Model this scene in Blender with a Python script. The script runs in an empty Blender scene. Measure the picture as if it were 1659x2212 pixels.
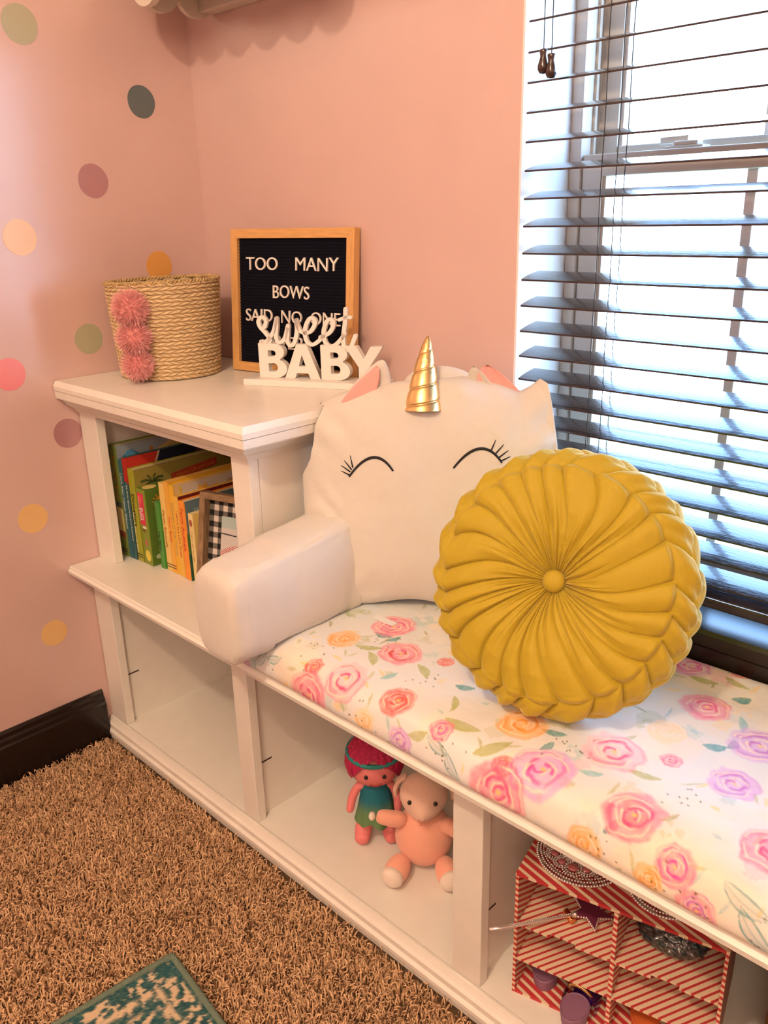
import bpy, math, random
import numpy as np
from mathutils import Matrix, Vector
C = bpy.context.scene
COL = C.collection
PI = math.pi

# ---------------------------------------------------------------- camera
CAM_POS = (1.7168473, -1.1758071, 1.17256366)
CF = Vector((-0.66174846, 0.67118957, -0.33405619))
CR = Vector((0.71747591, 0.69622223, -0.02242583))
CU = Vector((-0.21752536, 0.25451753, 0.94228634))
cd = bpy.data.cameras.new('camera'); cam = bpy.data.objects.new('camera', cd); COL.objects.link(cam)
cd.sensor_fit = 'VERTICAL'; cd.sensor_height = 36.0; cd.sensor_width = 27.0
cd.lens = 1813.2154 / 2212 * 36.0
cd.clip_start = 0.02; cd.clip_end = 500
m = Matrix.Identity(4)
for i in range(3):
    m[i][0] = CR[i]; m[i][1] = CU[i]; m[i][2] = -CF[i]; m[i][3] = CAM_POS[i]
cam.matrix_world = m
C.camera = cam

# ---------------------------------------------------------------- world, sun, lamp, fill light, exposure
SKY = 8.5
w = bpy.data.worlds.new('sky'); C.world = w; w.use_nodes = True
nt = w.node_tree; nt.nodes.clear()
wo = nt.nodes.new('ShaderNodeOutputWorld'); bg = nt.nodes.new('ShaderNodeBackground')
gr = nt.nodes.new('ShaderNodeValToRGB'); tc = nt.nodes.new('ShaderNodeTexCoord'); sx = nt.nodes.new('ShaderNodeSeparateXYZ')
nt.links.new(tc.outputs['Generated'], sx.inputs[0]); nt.links.new(sx.outputs['Z'], gr.inputs[0])
gr.color_ramp.elements[0].position = 0.0; gr.color_ramp.elements[0].color = (0.78, 0.88, 1.0, 1)
gr.color_ramp.elements[1].position = 0.45; gr.color_ramp.elements[1].color = (0.30, 0.56, 1.0, 1)
nt.links.new(gr.outputs[0], bg.inputs[0]); bg.inputs[1].default_value = SKY
nt.links.new(bg.outputs[0], wo.inputs[0])
def lamp(name, kind, energy, color, loc, rot=(0,0,0), **kw):
    d = bpy.data.lights.new(name, kind); d.energy = energy; d.color = color
    for k, v in kw.items(): setattr(d, k, v)
    o = bpy.data.objects.new(name, d); COL.objects.link(o); o.location = loc; o.rotation_euler = rot
    return o
lamp('sun', 'SUN', 7.0, (1.0, 0.95, 0.86), (0, -5, 8), (math.radians(42), 0, math.radians(-20)), angle=0.01)
lamp('ceiling_lamp', 'POINT', 35, (1.0, 0.76, 0.52), (1.40, -1.72, 2.20), shadow_soft_size=0.045)
lamp('room_fill', 'POINT', 26, (1.0, 0.77, 0.54), (2.2, -2.2, 1.95), shadow_soft_size=0.25)  # unseen fill light, added to lift the low cubbies and left wall
pt = lamp('window_portal', 'AREA', 1, (1, 1, 1), (1.30, 0.16, 1.31), (math.radians(-90), 0, 0), shape='RECTANGLE', size=0.84, size_y=1.46)
pt.data.cycles.is_portal = True
C.view_settings.view_transform = 'Standard'
C.view_settings.look = 'None'
C.view_settings.exposure = 0.88
C.view_settings.gamma = 1.0
C.view_settings.use_curve_mapping = False

# ---------------------------------------------------------------- helpers
def lin(c):
    return tuple((v/12.92 if v <= 0.04045 else ((v+0.055)/1.055)**2.4) for v in c)
def rgb(r, g, b): return lin((r/255, g/255, b/255))
MATS = {}
def nodes(name):
    mt = bpy.data.materials.new(name); mt.use_nodes = True
    n = mt.node_tree; return mt, n, n.nodes['Principled BSDF']
def mat(name, col, rough=0.5, metal=0.0, spec=0.5, var=0.0, vscale=30, bump=0.0, bscale=200, sheen=0.0, stretch=None, emit=None, coat=0.0, crough=0.03, cior=1.5):
    if name in MATS: return MATS[name]
    mt, n, b = nodes(name); N = n.nodes; L = n.links
    b.inputs['Base Color'].default_value = (*col, 1); b.inputs['Roughness'].default_value = rough
    b.inputs['Metallic'].default_value = metal; b.inputs['Specular IOR Level'].default_value = spec
    b.inputs['Sheen Weight'].default_value = sheen; b.inputs['Coat Weight'].default_value = coat; b.inputs['Coat Roughness'].default_value = crough; b.inputs['Coat IOR'].default_value = cior
    t = N.new('ShaderNodeTexCoord'); mp = N.new('ShaderNodeMapping'); L.new(t.outputs['Object'], mp.inputs[0])
    if stretch: mp.inputs['Scale'].default_value = stretch
    nz = N.new('ShaderNodeTexNoise'); nz.inputs['Scale'].default_value = vscale; nz.inputs['Detail'].default_value = 4
    L.new(mp.outputs[0], nz.inputs[0])
    rp = N.new('ShaderNodeValToRGB'); k = max(var, 0.01)
    rp.color_ramp.elements[0].position = 0.3; rp.color_ramp.elements[1].position = 0.7
    rp.color_ramp.elements[0].color = (*[max(0, c*(1-k)) for c in col], 1); rp.color_ramp.elements[1].color = (*[min(1, c*(1+k)) for c in col], 1)
    L.new(nz.outputs[0], rp.inputs[0]); L.new(rp.outputs[0], b.inputs['Base Color'])
    if bump:
        n2 = N.new('ShaderNodeTexNoise'); n2.inputs['Scale'].default_value = bscale; n2.inputs['Detail'].default_value = 3
        L.new(mp.outputs[0], n2.inputs[0])
        bp = N.new('ShaderNodeBump'); bp.inputs['Strength'].default_value = bump; bp.inputs['Distance'].default_value = 0.002
        L.new(n2.outputs[0], bp.inputs['Height']); L.new(bp.outputs[0], b.inputs['Normal'])
    if emit: b.inputs['Emission Color'].default_value = (*emit[0], 1); b.inputs['Emission Strength'].default_value = emit[1]
    MATS[name] = mt; return mt
def attr_mat(name, rough=0.7, bump=0.0, bscale=900, sheen=0.0):
    mt, n, b = nodes(name); a = n.nodes.new('ShaderNodeAttribute'); a.attribute_name = 'Col'
    n.links.new(a.outputs['Color'], b.inputs['Base Color']); b.inputs['Roughness'].default_value = rough
    b.inputs['Sheen Weight'].default_value = sheen; b.inputs['Specular IOR Level'].default_value = 0.3
    if bump:
        t = n.nodes.new('ShaderNodeTexCoord'); n2 = n.nodes.new('ShaderNodeTexNoise'); n2.inputs['Scale'].default_value = bscale
        n.links.new(t.outputs['Object'], n2.inputs[0]); bp = n.nodes.new('ShaderNodeBump')
        bp.inputs['Strength'].default_value = bump; bp.inputs['Distance'].default_value = 0.001
        n.links.new(n2.outputs[0], bp.inputs['Height']); n.links.new(bp.outputs[0], b.inputs['Normal'])
    MATS[name] = mt; return mt

class MB:
    def __init__(s): s.v = []; s.f = []; s.s = []
    def add(s, vs, fs, smooth=False):
        k = len(s.v); s.v += [tuple(map(float, p)) for p in vs]
        s.f += [tuple(i+k for i in f) for f in fs]; s.s += [smooth]*len(fs); return s
    def box(s, a, b, bev=0.0):
        x0, y0, z0 = a; x1, y1, z1 = b
        if bev <= 0:
            return s.add([(x0,y0,z0),(x1,y0,z0),(x1,y1,z0),(x0,y1,z0),(x0,y0,z1),(x1,y0,z1),(x1,y1,z1),(x0,y1,z1)],
                [(3,2,1,0),(4,5,6,7),(0,1,5,4),(1,2,6,5),(2,3,7,6),(3,0,4,7)])
        import bmesh
        bm = bmesh.new(); bmesh.ops.create_cube(bm, size=1)
        for v in bm.verts: v.co = Vector(((x0+x1)/2+v.co.x*(x1-x0), (y0+y1)/2+v.co.y*(y1-y0), (z0+z1)/2+v.co.z*(z1-z0)))
        bmesh.ops.bevel(bm, geom=bm.edges[:], offset=bev, segments=2, affect='EDGES', profile=0.5)
        bm.verts.index_update()
        s.add([v.co for v in bm.verts], [tuple(v.index for v in f.verts) for f in bm.faces]); bm.free(); return s
    def prism(s, pts, axis, a, b):   # polygon in the two other axes, extruded along axis (0,1,2)
        n = len(pts)
        def P(p, t):
            q = list(p); q.insert(axis, t); return q
        vs = [P(p, a) for p in pts] + [P(p, b) for p in pts]
        fs = [tuple(range(n))[::-1], tuple(range(n, 2*n))] + [(i, (i+1) % n, n+(i+1) % n, n+i) for i in range(n)]
        return s.add(vs, fs)
    def tube(s, path, r, n=10, closed=False, cap=True):
        P = [Vector(p) for p in path]; m = len(P); R = r if hasattr(r, '__len__') else [r]*m
        vs = []; ref = Vector((0.13, 0.31, 0.94)).normalized(); pn = None
        for i in range(m):
            a = P[(i-1) % m] if (closed or i > 0) else P[i]; b = P[(i+1) % m] if (closed or i < m-1) else P[i]
            t = (b-a).normalized()
            if pn is None:
                pn = t.cross(ref)
                if pn.length < 1e-3: pn = t.cross(Vector((1, 0, 0)))
                pn.normalize()
            pn = (pn - t*pn.dot(t)).normalized(); q = t.cross(pn)
            for k in range(n):
                an = 2*PI*k/n; vs.append(P[i] + (pn*math.cos(an)+q*math.sin(an))*R[i])
        fs = []
        for i in range(m if closed else m-1):
            for k in range(n):
                j = (i+1) % m; fs.append((i*n+k, i*n+(k+1) % n, j*n+(k+1) % n, j*n+k))
        if cap and not closed: fs += [tuple(range(n))[::-1], tuple(range((m-1)*n, m*n))]
        return s.add(vs, fs, True)
    def lathe(s, prof, c=(0,0,0), n=32, cap=True, M=None):
        vs = []; c = Vector(c)
        for (r, z) in prof:
            for k in range(n):
                p = Vector((r*math.cos(2*PI*k/n), r*math.sin(2*PI*k/n), z))
                if M is not None: p = M @ p
                vs.append(p + c)
        fs = [(i*n+k, i*n+(k+1) % n, (i+1)*n+(k+1) % n, (i+1)*n+k) for i in range(len(prof)-1) for k in range(n)]
        if cap: fs += [tuple(range(n))[::-1], tuple(range((len(prof)-1)*n, len(prof)*n))]
        return s.add(vs, fs, True)
    def ell(s, c, r, n=24, M=None):
        c = Vector(c); vs = []; fs = []; h = n//2
        for i in range(h+1):
            ph = PI*i/h
            for k in range(n):
                p = Vector((r[0]*math.sin(ph)*math.cos(2*PI*k/n), r[1]*math.sin(ph)*math.sin(2*PI*k/n), r[2]*math.cos(ph)))
                if M is not None: p = M @ p
                vs.append(p+c)
        for i in range(h):
            for k in range(n):
                fs.append((i*n+k, (i+1)*n+k, (i+1)*n+(k+1) % n, i*n+(k+1) % n))
        return s.add(vs, fs, True)
    def build(s, name, m, parent=None, off=(0,0,0), weld=False):
        me = bpy.data.meshes.new(name)
        if off != (0,0,0): me.from_pydata([(p[0]-off[0], p[1]-off[1], p[2]-off[2]) for p in s.v], [], s.f)
        else: me.from_pydata(s.v, [], s.f)
        me.polygons.foreach_set('use_smooth', s.s)
        if weld:
            import bmesh
            bm = bmesh.new(); bm.from_mesh(me); bmesh.ops.remove_doubles(bm, verts=bm.verts, dist=1e-5); bmesh.ops.recalc_face_normals(bm, faces=bm.faces); bm.to_mesh(me); bm.free()
        me.update(); return put(name, me, m, parent)
def put(name, me, m, parent=None):
    o = bpy.data.objects.new(name, me); COL.objects.link(o)
    if m is not None: me.materials.append(m)
    if parent is not None: o.parent = parent
    return o
def grid(V, name, m, parent=None, col=None, closed_u=False, closed_v=False, smooth=True, flip=False):
    """V: array (nu, nv, 3)."""
    nu, nv, _ = V.shape
    iu = np.arange(nu if closed_u else nu-1); iv = np.arange(nv if closed_v else nv-1)
    a, b = np.meshgrid(iu, iv, indexing='ij'); a2 = (a+1) % nu; b2 = (b+1) % nv
    q = np.stack([a*nv+b, a2*nv+b, a2*nv+b2, a*nv+b2], -1).reshape(-1, 4)
    if flip: q = q[:, ::-1]
    return npmesh(name, V.reshape(-1, 3), q, m, parent, col, smooth)
def npmesh(name, verts, quads, m, parent=None, col=None, smooth=True):
    me = bpy.data.meshes.new(name); n = len(verts); k = len(quads)
    me.vertices.add(n); me.vertices.foreach_set('co', np.asarray(verts, np.float32).ravel())
    me.loops.add(k*4); me.loops.foreach_set('vertex_index', np.asarray(quads, np.int32).ravel())
    me.polygons.add(k); me.polygons.foreach_set('loop_start', np.arange(0, 4*k, 4, dtype=np.int32))
    me.polygons.foreach_set('loop_total', np.full(k, 4, np.int32))
    me.polygons.foreach_set('use_smooth', np.full(k, smooth, bool))
    me.update(calc_edges=True); me.validate()
    if col is not None:
        at = me.color_attributes.new('Col', 'FLOAT_COLOR', 'POINT')
        cc = np.ones((n, 4), np.float32); cc[:, :3] = col.reshape(-1, 3); at.data.foreach_set('color', cc.ravel())
    return put(name, me, m, parent)
def thing(name, label, cat, loc=(0,0,0), rotz=0, group=None):
    o = bpy.data.objects.new(name, None); COL.objects.link(o); o.location = loc; o.rotation_euler = (0,0,rotz)
    o.empty_display_size = 0.05
    return tag(o, label, cat, group)
def tag(o, label, cat, group=None, kind=None):
    o['label'] = label; o['category'] = cat
    if group: o['group'] = group
    if kind: o['kind'] = kind
    return o
def struct(o): o['kind'] = 'structure'; return o
def basis(o, origin, ex, ez):     # x along ex, z along ez
    ex = Vector(ex).normalized(); ez = Vector(ez); ez = (ez-ex*ez.dot(ex)).normalized(); ey = ez.cross(ex)
    M = Matrix.Identity(4)
    for i in range(3): M[i][0] = ex[i]; M[i][1] = ey[i]; M[i][2] = ez[i]; M[i][3] = origin[i]
    o.matrix_world = M; return o
def text_mesh(s, size, depth=0.0006, offset=0.0, align='LEFT', shear=0.0, spacing=1.0):
    cu = bpy.data.curves.new('txt', 'FONT'); cu.body = s; cu.size = size; cu.extrude = depth; cu.offset = offset
    cu.align_x = align; cu.shear = shear; cu.space_character = spacing; cu.resolution_u = 4
    o = bpy.data.objects.new('txt', cu); COL.objects.link(o)
    dg = bpy.context.evaluated_depsgraph_get(); me = bpy.data.meshes.new_from_object(o.evaluated_get(dg))
    bpy.data.objects.remove(o); bpy.data.curves.remove(cu)
    me.materials.clear()
    return me
def text(name, s, size, m, parent, origin, right, up, fit=None, **kw):
    """Writing laid in the plane of right and up; fit = (width, height) to stretch to."""
    me = text_mesh(s, size, **kw)
    n = len(me.vertices); co = np.empty(n*3, np.float32); me.vertices.foreach_get('co', co); co = co.reshape(-1, 3)
    if fit and n:
        lo = co[:, :2].min(0); hi = co[:, :2].max(0)
        if kw.get('align') == 'CENTER': co[:, 0] -= (lo[0]+hi[0])/2
        else: co[:, 0] -= lo[0]
        co[:, 1] -= lo[1]
        if fit[0]: co[:, 0] *= fit[0]/(hi[0]-lo[0])
        if fit[1]: co[:, 1] *= fit[1]/(hi[1]-lo[1])
    r = np.array(Vector(right).normalized()); u = np.array(Vector(up).normalized()); nn = np.cross(r, u)
    W = np.array(origin) + co[:, :1]*r + co[:, 1:2]*u + co[:, 2:3]*nn
    me.vertices.foreach_set('co', W.astype(np.float32).ravel()); me.update()
    return put(name, me, m, parent)
rng = np.random.default_rng(7); random.seed(7)
def vnoise(x, y, seed=0):          # smooth value noise
    x = np.asarray(x, float); y = np.asarray(y, float); xi = np.floor(x).astype(int); yi = np.floor(y).astype(int)
    fx = x-xi; fy = y-yi; fx = fx*fx*(3-2*fx); fy = fy*fy*(3-2*fy)
    def h(a, b):
        n = (a*374761393 + b*668265263 + seed*1442695041) & 0x7fffffff
        n = ((n ^ (n >> 13))*1274126177) & 0x7fffffff
        return ((n ^ (n >> 16)) & 0xffff)/65535.0
    return (h(xi, yi)*(1-fx)+h(xi+1, yi)*fx)*(1-fy) + (h(xi, yi+1)*(1-fx)+h(xi+1, yi+1)*fx)*fy
def fbm(x, y, seed=0, o=4):
    s = 0; a = 0.5
    for i in range(o): s = s+a*vnoise(x*2**i, y*2**i, seed+i*17); a *= 0.5
    return s
def sst(a, b, x):
    t = np.clip((x-a)/(b-a), 0, 1); return t*t*(3-2*t)

# ---------------------------------------------------------------- shared materials
WHITE = mat('painted_white_wood', (0.82, 0.78, 0.71), 0.35, bump=0.05, bscale=60, var=0.02)
PINKW = mat('pink_wall_paint', (0.65, 0.445, 0.412), 0.38, coat=1.0, crough=0.25, cior=1.75, bump=0.22, bscale=28, var=0.025, vscale=8)
DARKW = mat('espresso_wood', (0.012, 0.007, 0.006), 0.22, var=0.4, vscale=12, stretch=(1, 12, 12))
BLINDM = mat('dark_slat_wood', (0.022, 0.013, 0.012), 0.20, coat=0.6, crough=0.08,  var=0.4, vscale=20, stretch=(1, 10, 10), bump=0.25, bscale=45)
VINYL = mat('tan_vinyl', (0.62, 0.56, 0.48), 0.45)
BLACK = mat('black_ink', (0.008, 0.007, 0.008), 0.5)
# ================================================================ THE ROOM
RX, RY, RZ = 3.3, -3.2, 2.44
WX0, WX1, WZ0, WZ1 = 0.877, 1.72, 0.545, 2.05        # window opening
struct(MB().box((-0.12, RY-0.12, -0.14), (RX+0.12, 0.27, -0.012)).build('floor', mat('carpet_backing', (0.10, 0.055, 0.028), 0.95, var=0.3, vscale=200)))
struct(MB().box((-0.12, RY-0.12, RZ), (RX+0.12, 0.27, RZ+0.12)).build('ceiling', mat('ceiling_paint', (0.8, 0.77, 0.72), 0.8)))
struct(MB().box((-0.12, RY, -0.012), (0, 0.0, RZ)).build('wall_left', PINKW))
struct(MB().box((RX, RY, -0.012), (RX+0.12, 0.0, RZ)).build('wall_right', PINKW))
struct(MB().box((-0.12, RY-0.12, -0.012), (RX+0.12, RY, RZ)).build('wall_front', PINKW))
b = MB()
b.box((-0.12, 0, -0.012), (WX0, 0.26, RZ)); b.box((WX1, 0, -0.012), (RX+0.12, 0.26, RZ))
b.box((WX0, 0, -0.012), (WX1, 0.26, WZ0)); b.box((WX0, 0, WZ1), (WX1, 0.26, RZ))
struct(b.build('wall_back', PINKW))
# white reveal lining of the window recess
RVM = mat('white_reveal_paint', (0.80, 0.79, 0.80), 0.5, bump=0.25, bscale=28)
b = MB(); b.box((WX0-0.001, -0.001, WZ0), (WX0+0.003, 0.26, WZ1)); b.box((WX1-0.003, -0.001, WZ0), (WX1+0.001, 0.26, WZ1)); b.box((WX0, -0.001, WZ1-0.003), (WX1, 0.26, WZ1+0.001))
struct(b.build('trim_2', RVM))

# baseboard on the left wall: stepped profile
prof = [(0.0, -0.012), (0.016, -0.012), (0.016, 0.088), (0.012, 0.092), (0.012, 0.102), (0.008, 0.107), (0.008, 0.117), (0.003, 0.122), (0, 0.122)]
struct(MB().prism([(x, z) for x, z in prof], 1, RY, -0.409).build('baseboard_left', DARKW))
b = MB(); b.box((0.016, RY, -0.012), (RX, RY+0.016, 0.12)); b.box((RX-0.016, RY+0.016, -0.012), (RX, -0.0, 0.12)); struct(b.build('baseboard_right', DARKW))

# dark wooden window stool and apron
b = MB()
b.prism([(-0.026, 0.537), (-0.031, 0.542), (-0.031, 0.561), (-0.026, 0.567), (0.135, 0.567), (0.135, 0.535)], 0, WX0-0.02, WX1+0.05)
b.box((WX0, -0.020, 0.505), (WX1+0.05, -0.001, 0.535))
struct(b.build('trim_1', DARKW))

# window_1: frame, two sashes, grilles, glass, lock
W1 = thing('window_1', 'tan double hung window with grille bars behind the dark blind', 'window', (0, 0, 0)); del W1['label']; del W1['category']; W1['kind'] = 'structure'
fx0, fx1 = WX0+0.003, WX1-0.003
b = MB()
for a, c in (((fx0, 0.135, WZ0), (fx0+0.022, 0.235, WZ1)), ((fx1-0.022, 0.135, WZ0), (fx1, 0.235, WZ1)),
             ((fx0, 0.135, WZ1-0.03), (fx1, 0.235, WZ1)), ((fx0, 0.135, WZ0), (fx1, 0.235, 0.583))): b.box(a, c, 0.002)
b.box((fx0+0.022, 0.165, 1.2), (fx0+0.027, 0.172, WZ1-0.03)); b.box((fx0+0.022, 0.182, 1.2), (fx0+0.025, 0.189, WZ1-0.03))
b.build('window_frame', VINYL, W1)
def sash(name, y0, y1, z0, z1, bot, top):
    b = MB(); s = 0.036; x0 = fx0+0.0235; x1 = fx1-0.0235
    b.box((x0, y0, z0), (x0+s, y1, z1), 0.002); b.box((x1-s, y0, z0), (x1, y1, z1), 0.002)
    b.box((x0+s, y0, z0), (x1-s, y1, z0+bot), 0.002); b.box((x0+s, y0, z1-top), (x1-s, y1, z1), 0.002)
    b.box((x0+s, y0+0.006, z0+bot), (x0+s+0.006, y1-0.006, z1-top)); b.box((x1-s-0.006, y0+0.006, z0+bot), (x1-s, y1-0.006, z1-top))
    S = b.build(name, VINYL, W1)
    gm = bpy.data.materials.get('window_glass')
    if gm is None:
        gm, n, p = nodes('window_glass'); tr = n.nodes.new('ShaderNodeBsdfTransparent'); gl = n.nodes.new('ShaderNodeBsdfGlossy'); mx = n.nodes.new('ShaderNodeMixShader')
        gl.inputs['Roughness'].default_value = 0.02; mx.inputs[0].default_value = 0.04
        n.links.new(tr.outputs[0], mx.inputs[1]); n.links.new(gl.outputs[0], mx.inputs[2]); n.links.new(mx.outputs[0], n.nodes['Material Output'].inputs[0])
    ym = (y0+y1)/2
    MB().box((x0+s-0.002, ym-0.002, z0+bot-0.002), (x1-s+0.002, ym+0.002, z1-top+0.002)).build('glass', gm, S)
    g = MB(); w_ = (x1-x0-2*s)
    for k in (1, 2):
        xc = x0+s+w_*k/3; g.box((xc-0.008, ym+0.003, z0+bot), (xc+0.008, ym+0.011, z1-top), 0.001)
    zc = z0+bot+(z1-top-z0-bot)*0.5
    g.box((x0+s, ym+0.004, zc-0.008), (x1-s, ym+0.010, zc+0.008), 0.001)
    g.build('grille', mat('white_grille', (0.74, 0.71, 0.66), 0.45), S)
    return S
sash('lower_sash', 0.140, 0.176, 0.585, 1.258, 0.038, 0.034)
sash('upper_sash', 0.184, 0.220, 1.225, WZ1-0.032, 0.046, 0.036)
b = MB(); b.box((1.045, 0.146, 1.258), (1.105, 0.174, 1.262), 0.001); b.box((1.055, 0.150, 1.262), (1.095, 0.170, 1.269), 0.002); b.prism([(1.018, 0.176), (1.025, 0.168), (1.075, 0.158), (1.078, 0.168), (1.030, 0.182)], 2, 1.269, 1.277)
b.build('sash_lock', VINYL, W1)

# ---------------------------------------------------------------- outside
def out_mat(name, c, var=0.2, sc=3): return mat(name, c, 0.9, var=var, vscale=sc, spec=0.1)
struct(MB().box((-60, 0.27, -0.42), (40, 4.6, -0.32)).build('ground', mat('pale_lawn', (0.27, 0.31, 0.19), 0.95, var=0.45, vscale=26, spec=0.05)))
struct(MB().box((-80, 4.6, -0.43), (60, 120, -0.33)).build('road', out_mat('sunlit_concrete', (0.75, 0.74, 0.72), 0.05)))
hs = thing('neighbour_house', 'pale brick house far across the road seen through the blind', 'house', (-17.0, 33.5, -0.33))
b = MB(); b.box((-3.5, 0, 0), (8.5, 7, 2.1)); b.build('walls', out_mat('sunlit_brick', (0.75, 0.66, 0.6)), hs)
MB().prism([(-0.5, 2.1), (3.5, 3.3), (7.5, 2.1)], 0, -4.0, 9.0).build('roof', out_mat('pale_roof', (0.74, 0.72, 0.7)), hs)
for x0, x1 in ((-3.0, -2.0), (0.2, 1.0), (4.6, 5.6)): MB().box((x0, -0.05, 0.7), (x1, 0.0, 1.7)).build('window', out_mat('grey_window', (0.45, 0.42, 0.42)), hs)
MB().box((1.8, -0.06, 0.0), (4.2, 0.0, 1.8)).build('garage_door', out_mat('tan_door', (0.5, 0.45, 0.4)), hs)
b = MB(); b.box((-0.30, -0.3, 0), (0.30, 0.3, 0.95), 0.03); b.box((-0.22, -0.26, 0.95), (-0.05, 0.26, 1.0)); b.box((0.05, -0.26, 0.95), (0.22, 0.26, 1.0))
o = b.build('utility_box', out_mat('mint_green_metal', (0.52, 0.70, 0.60), 0.02)); o.location = (-4.75, 14.8, -0.33); tag(o, 'mint green utility box standing on the pale ground outside', 'utility box')

# ================================================================ WINDOW BLIND
BL = thing('window_blind', 'dark brown wooden venetian blind hanging open in the window', 'blind', (WX0, 0, 0))
BX0, BX1 = 0.0115, WX1-WX0-0.012
def slat_mesh():
    b = MB(); n = 6; y0, y1 = -0.0035, 0.0435; t = 0.0014
    top = []; bot = []
    for i in range(n+1):
        y = y0+(y1-y0)*i/n; c = 0.0012*(1-(2*i/n-1)**2)+0.0105*i/n; top.append((y, c+t)); bot.append((y, c-t))
    b.prism(top+bot[::-1], 0, BX0, BX1); return b
zs = [1.4375-0.0412*k for k in range(-13, 13)] + [0.9045, 0.866, 0.827, 0.787, 0.746, 0.706, 0.669]
first = None
for z in zs:
    if z > 1.965: continue
    if first is None:
        first = slat_mesh().build('slat', BLINDM, BL); first.location = (0, 0, z)
    else:
        c = first.copy(); COL.objects.link(c); c.parent = BL; c.location = (0, 0, z)
MB().box((BX0, -0.006, 0.594), (BX1, 0.046, 0.609), 0.002).build('bottom_rail', BLINDM, BL)
c = first.copy(); COL.objects.link(c); c.parent = BL; c.location = (0, 0, 0.629); c = first.copy(); COL.objects.link(c); c.parent = BL; c.location = (0, 0, 0.6115)
MB().box((BX0, -0.010, 1.985), (BX1, 0.052, 2.045), 0.003).build('headrail', BLINDM, BL)
CORD = mat('black_cord', (0.015, 0.013, 0.012), 0.7)
for xc in (0.150, 0.55):
    for dx, y in ((-0.001, -0.0055), (0.008, 0.0205), (0.008, 0.0455)):
        MB().tube([(xc+dx+(0.0008*math.sin(i*1.7)), y, 0.610+i*(1.985-0.610)/24) for i in range(25)], 0.0007, 6).build('ladder_cord', CORD, BL)
TAS = mat('dark_turned_wood', (0.045, 0.022, 0.020), 0.2, coat=0.4)
for (x, z0, z1) in ((0.050, 1.362, 1.395), (0.064, 1.3545, 1.386)):
    t = MB().lathe([(0.0005, 0), (0.0055, 0.001), (0.0080, 0.006), (0.0082, 0.011), (0.0060, 0.018), (0.0048, 0.023), (0.0056, 0.028), (0.0062, 0.031), (0.0050, 0.0325), (0.0008, 0.033)], (x, -0.020, z0), 20).build('tassel', TAS, BL)
    MB().tube([(x, -0.020, z0+0.032), (x-0.001, -0.0195, 1.6), (x+0.002, -0.012, 1.99)], 0.0007, 6).build('pull_cord', CORD, t)

# ================================================================ BENCH (built-in window seat base)
BN = thing('window_bench', 'long white built-in bench with open cubbies under the window', 'bench', (0, 0, 0))
BEND = 2.2
ZB = 0.046; FY = -0.3917; LZ0, LZ1 = 0.428, 0.450
X0 = 0.002
b = MB()
b.prism([(-0.436, LZ0), (-0.4425, LZ0+0.004), (-0.4440, LZ0+0.012), (-0.4395, LZ0+0.016), (-0.4385, LZ1-0.002), (-0.436, LZ1), (-0.003, LZ1), (-0.003, LZ0)], 0, X0, BEND)
b.build('seat_board', WHITE, BN)
b = MB(); b.prism([(-0.4075, 0.0), (-0.4110, 0.006), (-0.4110, 0.014), (-0.4060, 0.019), (-0.4060, 0.029), (-0.4015, 0.034), (-0.3985, 0.039), (-0.3960, 0.044), (-0.392, 0.044), (-0.390, -0.008), (-0.4075, -0.008)], 0, X0, BEND)
b.build('base_molding', WHITE, BN)
MB().box((X0, -0.3905, -0.008), (BEND, -0.020, ZB)).build('deck', WHITE, BN)
MB().box((X0, -0.0195, -0.008), (BEND, -0.003, LZ0)).build('back_panel', WHITE, BN)
ST = [(0.002, 0.074), (0.530, 0.576), (1.071, 1.126), (1.625, 1.680), (2.140, BEND)]
for a, c in ST:
    MB().box((a, FY, ZB), (c, FY+0.020, LZ0), 0.0015).build('stile', WHITE, BN)
for i, (a, c) in enumerate(ST):
    d0, d1 = (a, c-0.012) if i == 0 else ((a+0.012, c) if i == 4 else (a+0.012, c-0.012))
    p = MB().box((d0, FY+0.0205, ZB), (d1, -0.020, LZ0)).build('divider', WHITE, BN)
    if i < 4:
        for zz in (0.165,):
            MB().box((d1-0.0005, FY+0.024, zz), (d1+0.0008, FY+0.052, zz+0.003)).build('pin_slot', mat('dark_slot', (0.05, 0.03, 0.02), 0.7), p)

# ================================================================ HUTCH
HT = thing('bookcase_hutch', 'white bookcase hutch with crown molding standing on the bench corner', 'bookcase', (0, 0, 0))
HY = -0.3652; HX = 0.600; TZ = 0.8606
MB().box((X0, HY+0.021, LZ1), (0.020+X0, -0.003, 0.80)).build('side_panel', WHITE, HT)
MB().box((HX-0.02, HY+0.021, LZ1), (HX, -0.003, 0.80)).build('side_panel', WHITE, HT)
MB().box((0.0225, -0.014, LZ1), (HX-0.0205, -0.003, 0.80)).build('back_panel', WHITE, HT)
MB().box((X0, HY, LZ1), (0.072, HY+0.0205, 0.80), 0.0015).build('stile', WHITE, HT)
MB().box((0.549, HY, LZ1), (HX, HY+0.0205, 0.80), 0.0015).build('stile', WHITE, HT)
MB().box((X0, HY+0.002, 0.800), (HX, -0.003, 0.823)).build('inner_top', WHITE, HT)
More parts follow.
